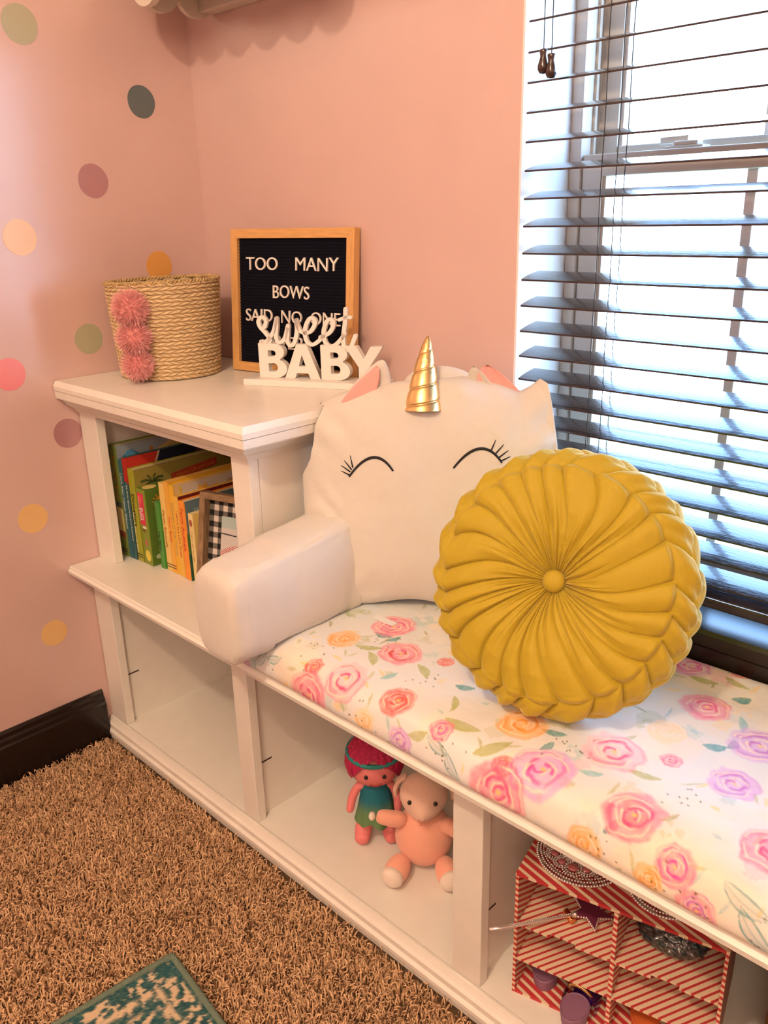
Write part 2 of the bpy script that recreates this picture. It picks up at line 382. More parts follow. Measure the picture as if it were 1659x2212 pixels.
# crown molding and top: profile swept round the front and the right side (mitred)
def miter(prof, name, x0, fy, rx):
    """prof: (out, z) offsets from front plane fy and right plane rx."""
    n = len(prof); vs = []
    for o_, z in prof: vs.append((x0, fy-o_, z))
    for o_, z in prof: vs.append((rx+o_, fy-o_, z))
    for o_, z in prof: vs.append((rx+o_, -0.003, z))
    fs = []
    for s in (0, 1):
        for i in range(n): fs.append((s*n+i, s*n+(i+1) % n, (s+1)*n+(i+1) % n, (s+1)*n+i))
    fs += [tuple(range(n))[::-1], tuple(range(2*n, 3*n))]
    return MB().add(vs, fs).build(name, WHITE, HT)
miter([(-0.001, 0.787), (0.004, 0.787), (0.006, 0.792), (0.009, 0.793), (0.012, 0.799), (0.015, 0.800), (0.024, 0.806), (0.031, 0.815), (0.034, 0.822), (-0.001, 0.822)], 'crown_molding', X0, HY, HX)
b = MB()
TX = 0.6550; TY = -0.4126
prof = [(-0.02, 0.8225), (-0.0035, 0.8225), (-0.0015, 0.825), (-0.001, 0.8395), (-0.004, 0.8402), (0.0, 0.8408), (0.0005, 0.850), (-0.0025, 0.8545), (-0.006, 0.8606), (-0.02, 0.8606)]
miter(prof, 'top_edge', X0, TY, TX)
MB().box((X0, TY+0.0195, 0.8230), (TX-0.0195, -0.003, TZ-0.0001)).build('top', WHITE, HT)
# ================================================================ CARPET PILE AND RUG
def carpet():
    pts = []
    def scatter(x0, x1, y0, y1, s):
        nx = int((x1-x0)/s); ny = int((y1-y0)/s); gx, gy = np.meshgrid(np.arange(nx), np.arange(ny))
        p = np.stack([x0+(gx.ravel()+rng.random(nx*ny))*s, y0+(gy.ravel()+rng.random(nx*ny))*s], -1); return p
    p = np.concatenate([scatter(0.020, 1.35, -1.05, -0.4165, 0.0040), scatter(1.35, 2.2, -1.05, -0.4165, 0.008), scatter(0.018, 2.2, -1.9, -1.05, 0.009)])
    inr = (p[:, 0] > 0.692) & (p[:, 1] < -0.672) & (p[:, 0] < 1.6) & (p[:, 1] > -1.85)
    p = p[~inr]; n = len(p); K = 5
    coarse = np.where((p[:, 1] < -1.05) | (p[:, 0] > 1.35), 2.0, 1.0)
    cl = fbm(p[:, 0]*60, p[:, 1]*60, 3)                           # clumps lean together
    ang = cl*14 + rng.random(n)*2.2; lean = 0.004+0.009*rng.random(n); h = 0.008+0.010*rng.random(n)
    wd = (0.0011+0.0008*rng.random(n))*coarse; lean *= coarse
    curl = rng.normal(0, 0.9, n)
    V = np.zeros((n, K, 2, 3)); tw = rng.random(n)*PI
    for k in range(K):
        t = k/(K-1); a = ang+curl*t
        cx = p[:, 0]+np.cos(a)*lean*t**1.3; cy = p[:, 1]+np.sin(a)*lean*t**1.3; cz = -0.012+h*math.sin(t*PI*0.62)/math.sin(PI*0.62)*1.0
        ww = wd*(1-0.55*t); ta = tw+2.0*t
        dx = np.cos(ta)*ww; dy = np.sin(ta)*ww
        V[:, k, 0] = np.stack([cx-dx, cy-dy, cz-0.3*ww], -1); V[:, k, 1] = np.stack([cx+dx, cy+dy, cz+0.3*ww], -1)
    base = (np.arange(n)*K*2)[:, None]; k = np.arange(K-1)[None]
    q = np.stack([base+2*k, base+2*k+1, base+2*k+3, base+2*k+2], -1).reshape(-1, 4)
    tone = rng.random(n); c1 = np.array([0.88, 0.58, 0.34]); c0 = np.array([0.34, 0.17, 0.075])
    g = np.clip(0.25+0.75*(0.55*tone+0.45*cl), 0, 1)[:, None]
    cc = c0*(1-g)+c1*g; col = np.repeat(np.repeat(cc[:, None, None], K, 1), 2, 2)
    o = npmesh('carpet_pile', V.reshape(-1, 3), q, attr_mat('carpet_yarn', 0.9), None, col)
    V2 = V[..., 0]
    tag(o, 'brown shag carpet pile covering the floor beside the white bench', 'carpet', kind='stuff')
carpet()

def rug():
    RW, RL = 0.85, 1.1
    r = thing('area_rug', 'teal and cream distressed area rug lying on the brown carpet', 'rug', (0.6877, -0.6634, 0.0), 0)
    ex = Vector((0.1942, -0.0115, 0)).normalized(); r.rotation_euler = (0, 0, math.atan2(ex.y, ex.x)-0.045)
    n = 340; m_ = 300
    x = np.linspace(0.006, RW-0.006, n); y = -np.linspace(0.006, RL-0.006, m_); X, Y = np.meshgrid(x, y, indexing='ij')
    Z = 0.0095+0.0012*fbm(X*180, Y*180, 5)
    u = X; v = -Y; dn = fbm(X*120, Y*120, 11); d2 = fbm(X*300, Y*300, 12); lo = fbm(X*28, Y*28, 13)
    ed = np.minimum(u, v)
    scroll = np.sin((u+v)*105+5*np.sin((u-v)*60))+0.9*np.cos((u-v)*85+4*np.sin(u*70))
    cream = sst(0.05, 0.5, scroll*0.55+(dn-0.45)*4.2+(d2-0.45)*2.2-0.25)
    band = np.exp(-((ed-0.052)/0.005)**2)
    cream = np.clip(cream*(1-0.9*np.exp(-((ed-0.07)/0.006)**2))+band*sst(0.35, 0.55, dn+0.1), 0, 1)
    cream[ed < 0.014] *= 0.2
    teal = np.array([0.018, 0.075, 0.085])[None, None]*(0.7+0.8*lo[..., None]); mid = np.array([0.10, 0.19, 0.155]); cr = np.array([0.62, 0.47, 0.31])
    mixm = sst(0.5, 0.75, d2+0.25*dn)[..., None]*0.6
    col = teal*(1-mixm)+mid*mixm; col = col*(1-cream[..., None])+cr*cream[..., None]
    grid(np.stack([X, Y, Z], -1), 'rug_field', attr_mat('rug_pile', 0.95, 0.8, 500), r, col, flip=True)
    MB().box((0.003, -RL+0.003, -0.006), (RW-0.003, -0.003, 0.0088)).build('rug_backing', mat('jute_backing', (0.2, 0.14, 0.08), 0.9), r)
    P = []
    for a, c in (((0.004, -0.004), (RW-0.004, -0.004)), ((RW-0.004, -0.004), (RW-0.004, -RL+0.004)), ((RW-0.004, -RL+0.004), (0.004, -RL+0.004)), ((0.004, -RL+0.004), (0.004, -0.004))):
        for i in range(120):
            t = i/120; P.append((a[0]+(c[0]-a[0])*t, a[1]+(c[1]-a[1])*t, 0.0085))
    MB().tube(P, 0.0058, 8, closed=True).build('rug_binding', mat('sage_binding', (0.15, 0.20, 0.145), 0.85, bump=0.9, bscale=420), r)
rug()

# ================================================================ BENCH CUSHION with watercolour flowers
def cushion():
    x0, x1 = 0.6035, 1.74; s = 0.00165
    # profile from under the front, up the face, over the edge, back across the top
    pr = [(-0.400, 0.4510), (-0.430, 0.4512), (-0.4445, 0.4525), (-0.4500, 0.458), (-0.4515, 0.468), (-0.4490, 0.482), (-0.4440, 0.4965), (-0.4385, 0.5055), (-0.4300, 0.5110), (-0.415, 0.5150), (-0.38, 0.5180), (-0.2, 0.5195), (-0.04, 0.5170), (-0.0235, 0.512), (-0.0215, 0.490), (-0.0215, 0.4512)]
    P = np.array(pr); L = np.r_[0, np.cumsum(np.hypot(*np.diff(P, axis=0).T))]
    t = np.linspace(0, L[-1], int(L[-1]/s)); py = np.interp(t, L, P[:, 0]); pz = np.interp(t, L, P[:, 1])
    kern = np.ones(9)/9
    for q in (0, 1):
        py[4:-4] = np.convolve(py, kern, 'valid'); pz[4:-4] = np.convolve(pz, kern, 'valid')
    xs = np.arange(x0, x1, s); X, T = np.meshgrid(xs, t, indexing='ij')
    Y = np.broadcast_to(py, X.shape).copy(); Z = np.broadcast_to(pz, X.shape).copy()
    wig = (fbm(X*9, T*16, 21)-0.5)*0.006+(fbm(X*30, T*50, 22)-0.5)*0.0012
    front = sst(0.16, 0.02, T)
    Z += wig*(1-front)*sst(0.46, 0.451, -Y*0+0.0+0.455)*1.0; Y -= wig*front*1.2
    endf = sst(0, 0.012, X-x0); Z = 0.4512+(Z-0.4512)*(0.9+0.1*endf)
    # flower coordinates: X, and the depth Y on top continuing down over the edge
    tf = np.interp(0.505, pz[:len(t)//3], t[:len(t)//3])
    Yc = np.where(T > tf, Y, -0.438-(tf-T))
    col = paint(X, Yc)
    col[(Y > -0.03)] *= 0.98
    V = np.stack([X, Y, Z], -1)
    o = grid(V, 'bench_cushion', attr_mat('floral_cotton', 0.42, 0.15, 500), None, col, flip=True)
    # close the two ends
    import bmesh
    bm = bmesh.new(); bm.from_mesh(o.data); lay = bm.verts.layers.float_color.get('Col')
    es = [e for e in bm.edges if e.is_boundary]; bmesh.ops.holes_fill(bm, edges=es); bmesh.ops.recalc_face_normals(bm, faces=bm.faces); bm.to_mesh(o.data); bm.free()
    tag(o, 'white bench cushion printed with watercolour roses on the window seat', 'cushion')
COLS = {'pink': (238, 120, 150), 'dpink': (226, 62, 128), 'magenta': (222, 60, 165), 'red': (236, 84, 78), 'dred': (214, 48, 50), 'orange': (247, 178, 74), 'dorange': (236, 146, 36),
        'lilac': (214, 160, 222), 'dlilac': (190, 104, 196), 'peach': (250, 216, 170), 'lpink': (248, 190, 200), 'sage': (178, 182, 116), 'olive': (150, 150, 70), 'teal': (96, 156, 158), 'lteal': (150, 196, 196), 'gold': (244, 206, 110), 'dot': (90, 84, 40), 'cream': (250, 232, 206), 'blue': (170, 208, 226)}
def bl(c, name, a):
    a = np.clip(a, 0, 1)[..., None]; return c*(1-a)+np.array(lin([v/255 for v in COLS[name]]))*a
def sub(X, Y, cx, cy, R):
    return np.where((np.abs(X[:, 0]-cx) < R))[0], np.abs(Y-cy) < R
def rose(c, X, Y, cx, cy, R, light, dark, seed, core='orange', sq=1.0):
    i = np.where(np.abs(X[:, 0]-cx) < R*1.5)[0]
    if len(i) == 0: return
    sl = slice(i[0], i[-1]+1); x = (X[sl]-cx)/R; y = (Y[sl]-cy)/(R*sq); C_ = c[sl]
    r = np.hypot(x, y); th = np.arctan2(y, x); n1 = fbm(x*2.2+seed*7.1, y*2.2+seed*3.3, seed); n2 = fbm(x*5+seed, y*5+9, seed+3)
    rr = r*(1+0.35*(n1-0.5))*(1+0.03*np.sin(5*th+seed)+0.015*np.sin(9*th+seed*2))
    wash = sst(1.05, 0.86, rr); C_ = bl(C_, light, wash*(0.42+0.45*n2))
    # petal strokes: broken arcs winding to the centre
    for k, (rad, wd, st) in enumerate([(0.86, 0.06, 0.45), (0.66, 0.085, 0.65), (0.50, 0.08, 0.9), (0.33, 0.075, 1.0), (0.19, 0.06, 1.0)]):
        off = 0.10*np.sin(th*1.0+seed+k*2.1)
        arc = np.exp(-((rr-rad-off)/wd)**2)*sst(0.42, 0.66, 0.5+0.5*np.sin(th*(1.5 if k % 2 else 1)+seed*1.7+k*2.6)+0.25*(n2-0.5))
        C_ = bl(C_, dark, arc*st*(0.55+0.5*n1))
        gap = np.exp(-((rr-rad-off-0.10)/0.035)**2)*sst(0.3, 0.7, 0.5+0.5*np.sin(th*1.5+seed+k*1.3))
        C_ = bl(C_, 'cream', gap*0.75*sst(1.0, 0.8, rr))
    if core: C_ = bl(C_, core, sst(0.13, 0.05, np.hypot(x-0.04, y*1.2))*0.8)
    c[sl] = C_
def leaf(c, X, Y, cx, cy, L, W, ang, name, a=0.75, seed=0, outline=False):
    i = np.where(np.abs(X[:, 0]-cx) < L*1.1)[0]
    if len(i) == 0: return
    sl = slice(i[0], i[-1]+1); dx = X[sl]-cx; dy = Y[sl]-cy; C_ = c[sl]
    u = (dx*math.cos(ang)+dy*math.sin(ang))/L; v = (-dx*math.sin(ang)+dy*math.cos(ang))/W
    v = v-0.5*(u*u-0.25); sh = (1-u*u); d = np.abs(v)/np.maximum(sh, 1e-3)
    msk = sst(1.0, 0.85, d)*(np.abs(u) < 1); n = fbm(u*3+seed, v*2, seed)
    if outline: msk = msk*(0.25+0.75*sst(0.55, 0.8, d))
    C_ = bl(C_, name, msk*(a*(0.55+0.7*n))); c[sl] = bl(C_, name, np.exp(-(v/0.10)**2)*(np.abs(u) < 0.9)*0.45*a)
def blotch(c, X, Y, cx, cy, R, name, a, seed):
    i = np.where(np.abs(X[:, 0]-cx) < R*1.6)[0]
    if len(i) == 0: return
    sl = slice(i[0], i[-1]+1); x = (X[sl]-cx)/R; y = (Y[sl]-cy)/R; n = fbm(x*2+seed, y*2+seed*2, seed, 5)
    msk = sst(0.50, 0.56, n*(1.55-np.hypot(x, y))); e = np.exp(-((n*(1.55-np.hypot(x, y))-0.53)/0.02)**2)
    c[sl] = bl(c[sl], name, msk*a*(0.6+0.5*fbm(x*6, y*6, seed+1))+e*0.12)
def dots(c, X, Y, cx, cy, R, n, name='dot', size=0.0016, seed=0):
    r_ = np.random.default_rng(seed+500)
    for k in range(n):
        px = cx+r_.normal(0, R*0.5); py = cy+r_.normal(0, R*0.5); i = np.where(np.abs(X[:, 0]-px) < 0.006)[0]
        if len(i) == 0: continue
        sl = slice(i[0], i[-1]+1); a = r_.random()*PI; dx = X[sl]-px; dy = Y[sl]-py
        q = np.hypot((dx*math.cos(a)+dy*math.sin(a)), 1.7*(-dx*math.sin(a)+dy*math.cos(a))); c[sl] = bl(c[sl], name, sst(size*1.5, size*0.8, q)*0.85)
def paint(X, Y):
    c = np.zeros(X.shape+(3,)); c[:] = (0.76, 0.745, 0.73)
    base = fbm(X*9, Y*9, 31)
    c = bl(c, 'peach', sst(0.5, 0.72, base)*0.35); c = bl(c, 'blue', sst(0.52, 0.75, fbm(X*8+4, Y*8, 33))*0.22); c = bl(c, 'cream', sst(0.48, 0.7, fbm(X*14+4, Y*14, 34))*0.4)
    r_ = np.random.default_rng(5)
    for k in range(110):
        blotch(c, X, Y, r_.uniform(0.62, 1.72), r_.uniform(-0.5, -0.03), r_.uniform(0.012, 0.034), r_.choice(['sage', 'gold', 'peach', 'sage', 'lpink', 'lteal', 'cream']), r_.uniform(0.3, 0.6), k)
    for k in range(190):
        leaf(c, X, Y, r_.uniform(0.62, 1.72), r_.uniform(-0.5, -0.03), r_.uniform(0.006, 0.016), r_.uniform(0.002, 0.004), r_.uniform(0, PI), r_.choice(['sage', 'olive', 'gold', 'lteal', 'sage']), 0.6, k)
    # leaves near their flowers
    for (x, y, L, W, an, nm, ol) in [(0.855, -0.345, .024, .008, 0.5, 'sage', 0), (0.885, -0.365, .022, .008, 2.5, 'sage', 0), (0.845, -0.30, .018, .008, 0.2, 'teal', 0), (0.868, -0.298, .014, .006, 1.2, 'teal', 0), (0.97, -0.34, .022, .008, 2.6, 'sage', 0),
            (1.045, -0.335, .016, .008, 0.4, 'teal', 0), (1.10, -0.41, .030, .010, 0.1, 'sage', 0), (1.16, -0.42, .028, .010, 0.9, 'sage', 0), (1.205, -0.345, .018, .007, 0.3, 'teal', 0), (1.215, -0.375, .014, .006, 1.4, 'teal', 0),
            (1.335, -0.345, .022, .007, 0.2, 'sage', 0), (1.375, -0.235, .016, .009, 0.5, 'teal', 0), (1.39, -0.215, .012, .007, 1.6, 'teal', 0), (1.29, -0.085, .024, .008, 0.1, 'sage', 0), (1.33, -0.062, .022, .007, -0.3, 'sage', 0), (1.355, -0.10, .014, .010, 0.7, 'teal', 0),
            (1.345, -0.44, .014, .006, 1.1, 'teal', 0), (1.38, -0.16, .022, .006, 2.0, 'lteal', 0), (1.45, -0.13, .02, .007, 0.8, 'lteal', 0), (1.06, -0.375, .018, .006, 2.2, 'sage', 0), (0.94, -0.385, .016, .006, 1.2, 'lteal', 0), (1.285, -0.385, .016, .006, 0.4, 'lteal', 0),
            (0.705, -0.462, .022, .009, 0.9, 'teal', 1), (0.735, -0.452, .020, .008, 0.3, 'teal', 1), (1.085, -0.452, .024, .009, -0.3, 'teal', 1), (1.115, -0.470, .022, .009, -0.8, 'teal', 1), (1.50, -0.447, .030, .011, -0.3, 'teal', 1), (1.515, -0.472, .028, .011, -0.7, 'teal', 1), (1.05, -0.452, .018, .008, 0.5, 'sage', 0)]:
        leaf(c, X, Y, x, y, L, W, an, nm, 0.9, int(x*100), bool(ol))
    for f in [(0.9069, -0.3249, .036, 'pink', 'dred'), (0.888, -0.4270, .037, 'lpink', 'dpink'), (0.8026, -0.3522, .028, 'orange', 'dorange'), (0.8356, -0.2657, .038, 'pink', 'dpink'), (0.8218, -0.4340, .017, 'red', 'dred'), (0.977, -0.2973, .014, 'red', 'dred'),
              (0.9896, -0.4200, .028, 'red', 'dred'), (1.0803, -0.4300, .018, 'pink', 'magenta'), (1.1613, -0.3536, .034, 'orange', 'dorange'), (1.1875, -0.4350, .016, 'red', 'dred'), (1.2337, -0.4150, .042, 'lilac', 'magenta'), (1.2827, -0.3277, .039, 'lpink', 'dpink'),
              (1.3457, -0.2964, .014, 'pink', 'dpink'), (1.3588, -0.4150, .036, 'pink', 'dpink'), (1.3253, -0.1518, .035, 'pink', 'dpink'), (1.2605, -0.0563, .034, 'lilac', 'magenta'), (1.3235, -0.0300, .014, 'red', 'dred'), (1.4147, -0.1941, .038, 'lilac', 'dlilac'),
              (1.4215, -0.2888, .030, 'lilac', 'dlilac'), (1.3136, -0.2445, .026, 'peach', 'peach'), (1.20, -0.20, .036, 'pink', 'dpink'), (1.10, -0.12, .03, 'orange', 'dorange'), (1.50, -0.37, .036, 'pink', 'dpink'), (1.55, -0.20, .034, 'pink', 'red'), (1.62, -0.33, .036, 'lilac', 'magenta'), (1.50, -0.08, .03, 'orange', 'dorange'), (1.0, -0.20, .03, 'pink', 'dpink'),
              (0.655, -0.478, .024, 'lilac', 'dlilac'), (0.825, -0.480, .042, 'pink', 'dpink'), (0.950, -0.472, .020, 'peach', 'orange'), (1.02, -0.474, .022, 'lilac', 'dlilac'), (1.190, -0.470, .044, 'pink', 'dpink'), (1.318, -0.478, .024, 'orange', 'dorange'), (1.4235, -0.447, .024, 'pink', 'magenta'), (1.455, -0.482, .024, 'pink', 'dlilac'), (1.40, -0.475, .018, 'orange', 'dorange'), (1.56, -0.476, .026, 'lpink', 'red')]:
        rose(c, X, Y, *f, seed=int(f[0]*97) % 13+1, core=('gold' if f[3] != 'peach' else None))
    for k, (x, y, n) in enumerate([(0.86, -0.32, 14), (0.80, -0.40, 10), (0.99, -0.36, 10), (1.10, -0.46, 12), (1.24, -0.36, 12), (0.72, -0.48, 8), (1.34, -0.47, 8), (1.42, -0.47, 6), (1.30, -0.05, 6), (1.39, -0.35, 10), (1.46, -0.47, 6), (1.53, -0.475, 8), (0.94, -0.46, 8)]): dots(c, X, Y, x, y, 0.03, n, seed=k)
    return c
cushion()

# ================================================================ WALL STICKERS
def sticker(i, y, z, r, c, label, asp=1.0):
    pts = [(y+r*asp*math.cos(a)*(1+0.015*math.sin(3*a+i)), z+r*math.sin(a)*(1+0.015*math.cos(2*a+i))) for a in [2*PI*k/64 for k in range(64)]]
    o = MB().prism(pts, 0, 0.0, 0.0006).build('wall_sticker', mat('sticker_%d' % i, c, 0.38, coat=1.0, crough=0.25, cior=1.75, bump=0.22, bscale=28)); tag(o, label, 'wall sticker', 'round stickers on the left wall')
GREEN = (0.42, 0.42, 0.28); TEAL = (0.055, 0.105, 0.11); PURP = (0.42, 0.20, 0.22); YEL = (0.80, 0.50, 0.20); ROSE = (0.85, 0.24, 0.27)
for i, (y, z, r, c, lb) in enumerate([
    (-0.3691, 1.5213, 0.0345, GREEN, 'pale green round wall sticker, highest of them all'), (-0.1302, 1.4064, 0.0320, TEAL, 'dark teal round wall sticker near the room corner'),
    (-0.2620, 1.2506, 0.0330, PURP, 'mauve round wall sticker above the basket, higher of the mauve ones'), (-0.4319, 1.1460, 0.0335, YEL, 'yellow round wall sticker level with the letter board top, far left'),
    (-0.1293, 1.0751, 0.0320, (0.76, 0.38, 0.09), 'yellow round wall sticker partly hidden behind the woven basket'), (-0.3183, 0.9366, 0.0320, GREEN, 'green round wall sticker just above the left end of the hutch top'),
    (-0.4975, 0.8863, 0.0330, ROSE, 'rose pink round wall sticker at the left picture edge'), (-0.3951, 0.7448, 0.0320, PURP, 'mauve round wall sticker beside the hutch below its crown molding'),
    (-0.5000, 0.5790, 0.0320, YEL, 'yellow round wall sticker left of the book shelf, middle of the lower ones'), (-0.4965, 0.3053, 0.0300, YEL, 'faint yellow round wall sticker, lowest of them all')]):
    sticker(i, y, z, r, c, lb)

# ================================================================ SCALLOPED WALL SHELF (only its lowest edge shows)
SH = thing('wall_shelf', 'white wall shelf with a scalloped apron high in the corner', 'shelf', (0, 0, 0))
CREAM = mat('cream_shelf_paint', (0.74, 0.66, 0.56), 0.45)
def scallops(x0, x1, n, zt, zb, r):
    w_ = (x1-x0)/n; pts = [(x0, zt)]
    for k in range(n):
        for j in range(13): 
            a = PI*j/12; pts.append((x0+w_*k+w_/2-w_/2*math.cos(a), zb+r-r*math.sin(a)))
    pts.append((x1, zt)); return pts
MB().prism(scallops(0.088, 0.598, 6, 1.72, 1.555, 0.034), 1, -0.178, -0.1635).build('apron', CREAM, SH)
MB().prism(scallops(-0.1632, -0.001, 2, 1.72, 1.556, 0.034), 0, 0.088, 0.100).build('end_board', CREAM, SH)
MB().box((0.080, -0.190, 1.7201), (0.606, -0.001, 1.738), 0.003).build('shelf_board', CREAM, SH)
MB().box((0.1003, -0.036, 1.567), (0.598, -0.001, 1.7199), 0.002).build('wall_rail', CREAM, SH)

# ================================================================ BASKET
BK = thing('woven_basket', 'tall tan woven rope basket with three pink pompoms, on the hutch top', 'basket', (0.1215, -0.200, TZ+0.0012))
def basket():
    H = 0.192; nt_ = 640; nv = 330; rows = 25
    th = np.linspace(0, 2*PI, nt_, endpoint=False); v = np.linspace(0, 1, nv); T, V_ = np.meshgrid(th, v, indexing='ij')
    rad = 0.103+0.0125*V_+0.0015*np.sin(2*T+0.5)*V_
    ph = V_*rows+0.25*np.sin(T*1.0+0.6)*0.4+0.16*(fbm(np.cos(T)*3+5, np.sin(T)*3+V_*20, 8)-0.5)*2
    row = np.floor(ph); f = ph-row
    pat = T*38/(2*PI)*1.0+row*0.5+(f-0.5)*1.0*np.where(row % 2 == 0, 1, -1)*1.0+0.5*fbm(T*6, row*3.3, 9)
    g = pat-np.floor(pat)
    strand = np.sin(PI*g)**0.6; cord = np.sin(PI*f)**0.55
    d = 0.0040*cord*(0.45+0.55*strand)+0.0006*np.sin((f+g*1.2)*28)+0.0012*(fbm(T*30, V_*60, 4)-0.5)
    R = rad+d-0.0015
    Z = H*V_+0.0018*np.sin(T*19+row)*np.where(V_ > 0.97, 1, 0)+0.003*np.sin(T+1.2)*V_
    tone = np.clip(0.25+0.75*strand*cord+0.35*(fbm(T*50, ph*3, 14)-0.5)+0.25*(vnoise(np.floor(pat)*3.7, row*5.1, 2)-0.5), 0, 1)[..., None]
    col = np.array([0.24, 0.13, 0.05])*(1-tone)+np.array([0.80, 0.60, 0.34])*tone
    bm_ = attr_mat('seagrass', 0.75)
    vis = np.stack([R*np.cos(T), R*np.sin(T), Z], -1)
    grid(vis, 'wall', bm_, BK, col, closed_u=True)
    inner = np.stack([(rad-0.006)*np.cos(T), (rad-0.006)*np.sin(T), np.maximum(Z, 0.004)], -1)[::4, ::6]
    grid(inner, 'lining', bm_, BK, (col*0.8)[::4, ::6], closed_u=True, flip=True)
    MB().lathe([(0.0005, 0.001), (0.099, 0.001), (0.099, 0.006), (0.0005, 0.006)], n=48).build('base', mat('seagrass_base', (0.45, 0.3, 0.14), 0.8), BK)
    P = []; 
    for strand_ in (0, 1):
        b = MB(); pts = []
        for i in range(480):
            a = 2*PI*i/480; w_ = a*46+strand_*PI; r0 = 0.1135+0.0015*math.sin(2*a+0.5)
            pts.append(((r0+0.0028*math.cos(w_))*math.cos(a), (r0+0.0028*math.cos(w_))*math.sin(a), H+0.003*math.sin(a+1.2)+0.0024*math.sin(w_)))
        b.tube(pts, 0.0025, 6, closed=True).build('rim_braid', mat('seagrass_rope', (0.50, 0.34, 0.15), 0.75, var=0.35, vscale=120), BK)
basket()
def pompom(loc, R, n=4600):
    d = rng.normal(size=(n, 3)); d /= np.linalg.norm(d, axis=1)[:, None]
    L = R*(0.86+0.14*rng.random(n)); side = np.cross(d, rng.normal(size=(n, 3))); side /= np.linalg.norm(side, axis=1)[:, None]
    bend = rng.normal(size=(n, 3))*R*0.10; V = np.zeros((n, 4, 2, 3))
    for k, t in enumerate((0.30, 0.55, 0.8, 1.0)):
        cpt = d*(L*t)[:, None]+bend*t*t; wd = 0.00050*(1-0.3*t)
        V[:, k, 0] = cpt-side*wd; V[:, k, 1] = cpt+side*wd
    base = (np.arange(n)*8)[:, None]; k = np.arange(3)[None]
    q = np.stack([base+2*k, base+2*k+1, base+2*k+3, base+2*k+2], -1).reshape(-1, 4)
    cc = np.array([0.98, 0.50, 0.48])*(0.72+0.4*rng.random((n, 1))); col = np.repeat(cc[:, None, None], 4, 1); col = np.repeat(col, 2, 2).reshape(-1, 3)
    s = MB().ell((0, 0, 0), (R*0.72,)*3, 20); k0 = len(V.reshape(-1, 3))
    verts = np.concatenate([V.reshape(-1, 3), np.array(s.v)]); quads = np.concatenate([q, np.array(s.f)+k0])
    col = np.concatenate([col, np.tile([0.92, 0.42, 0.40], (len(s.v), 1))])
    o = npmesh('pompom', verts, quads, MATS.get('pink_yarn') or attr_mat('pink_yarn', 0.85), BK, col, True); o.location = loc
for (x, y, z, R) in ((0.128, -0.268, 1.0085, 0.0365), (0.131, -0.265, 0.9510, 0.0345), (0.135, -0.261, 0.8985, 0.0320)):
    dx, dy = x-0.1215, y+0.2; q = (0.1165+R*0.55)/math.hypot(dx, dy); a = math.radians(-62)
    pompom(((0.112+R*0.5)*math.cos(a)+(0.001*(z*0)), (0.112+R*0.5)*math.sin(a), z-TZ), R)

# ================================================================ LETTER BOARD
LB = thing('letter_board', 'black felt letter board in an oak frame leaning in the corner', 'letter board', (0, 0, 0))
ya, le = 0.1737, 0.0848
ex = Vector((math.cos(ya), math.sin(ya), 0)); back = Vector((-math.sin(ya), math.cos(ya), 0)); up_ = Vector((0, 0, 1))*math.cos(le)+back*math.sin(le)
basis(LB, (0.20503, -0.09909, TZ+0.0022), ex, up_)
LW, LH = 0.3209, 0.2895; fw = 0.0185; fd = 0.018
OAK = mat('oak_wood', (0.66, 0.36, 0.13), 0.4, var=0.14, vscale=14, stretch=(14, 14, 1.5)); OAKH = mat('oak_wood_rail', (0.66, 0.36, 0.13), 0.4, var=0.14, vscale=14, stretch=(1.5, 14, 14))
fr = MB()
def mbar(b, o, i):  # mitred bar between outer edge o (2 pts) and inner edge i (2 pts), in local x,z
    b.prism([o[0], o[1], i[1], i[0]], 1, 0.0, fd)
for nm, o_, i_, mt in (('frame_rail', ((0, 0), (LW, 0)), ((fw, fw), (LW-fw, fw)), OAKH), ('frame_rail', ((LW, LH), (0, LH)), ((LW-fw, LH-fw), (fw, LH-fw)), OAKH),
                   ('frame_stile', ((0, LH), (0, 0)), ((fw, LH-fw), (fw, fw)), OAK), ('frame_stile', ((LW, 0), (LW, LH)), ((LW-fw, fw), (LW-fw, LH-fw)), OAK)):
    b = MB(); mbar(b, o_, i_); b.build(nm, mt, LB)
prof = []; nr = 40; zt0 = fw; 
for k in range(nr):
    za = fw+(LH-2*fw)*k/nr; zb_ = fw+(LH-2*fw)*(k+1)/nr; h_ = zb_-za
    prof += [(0.0085, za), (0.0070, za+h_*0.2), (0.0070, za+h_*0.68), (0.0085, za+h_*0.86)]
prof += [(0.0085, LH-fw), (0.013, LH-fw), (0.013, fw)]
MB().prism(prof, 0, fw, LW-fw).build('felt', mat('black_felt', (0.006, 0.006, 0.012), 0.98, spec=0.1), LB)
LETM = mat('white_plastic', (0.86, 0.80, 0.74), 0.4)
def board_line(s, x0, x1, z, h):
    me = text_mesh(s, 1.0, depth=0); me_w = max(v.co.x for v in me.vertices)-min(v.co.x for v in me.vertices)
    tot = me_w; xoff = min(v.co.x for v in me.vertices)
    sc = (x1-x0)/tot
    for i, ch in enumerate(s):
        if ch == ' ': continue
        a = text_mesh(s[:i+1], 1.0, depth=0); hi = max(v.co.x for v in a.vertices)
        one = text_mesh(ch, 1.0, depth=0); lo1 = min(v.co.x for v in one.vertices); hi1 = max(v.co.x for v in one.vertices)
        zhi = 0.729
        xl = x0+(hi-(hi1-lo1)-xoff)*sc
        one = text('letter', ch, 1.0, LETM, LB, (xl, 0.0050+random.uniform(-.0003, .0003), z+random.uniform(-0.0006, 0.0006)), (1, 0, 0), (0, 0, 1), fit=((hi1-lo1)*sc, h if ch != '.' else 0.0045), depth=0.0016, offset=-0.004)
board_line('TOO    MANY', 0.0400, 0.2810, 0.2090, 0.0250)
board_line('BOWS', 0.1130, 0.2080, 0.1540, 0.0250)
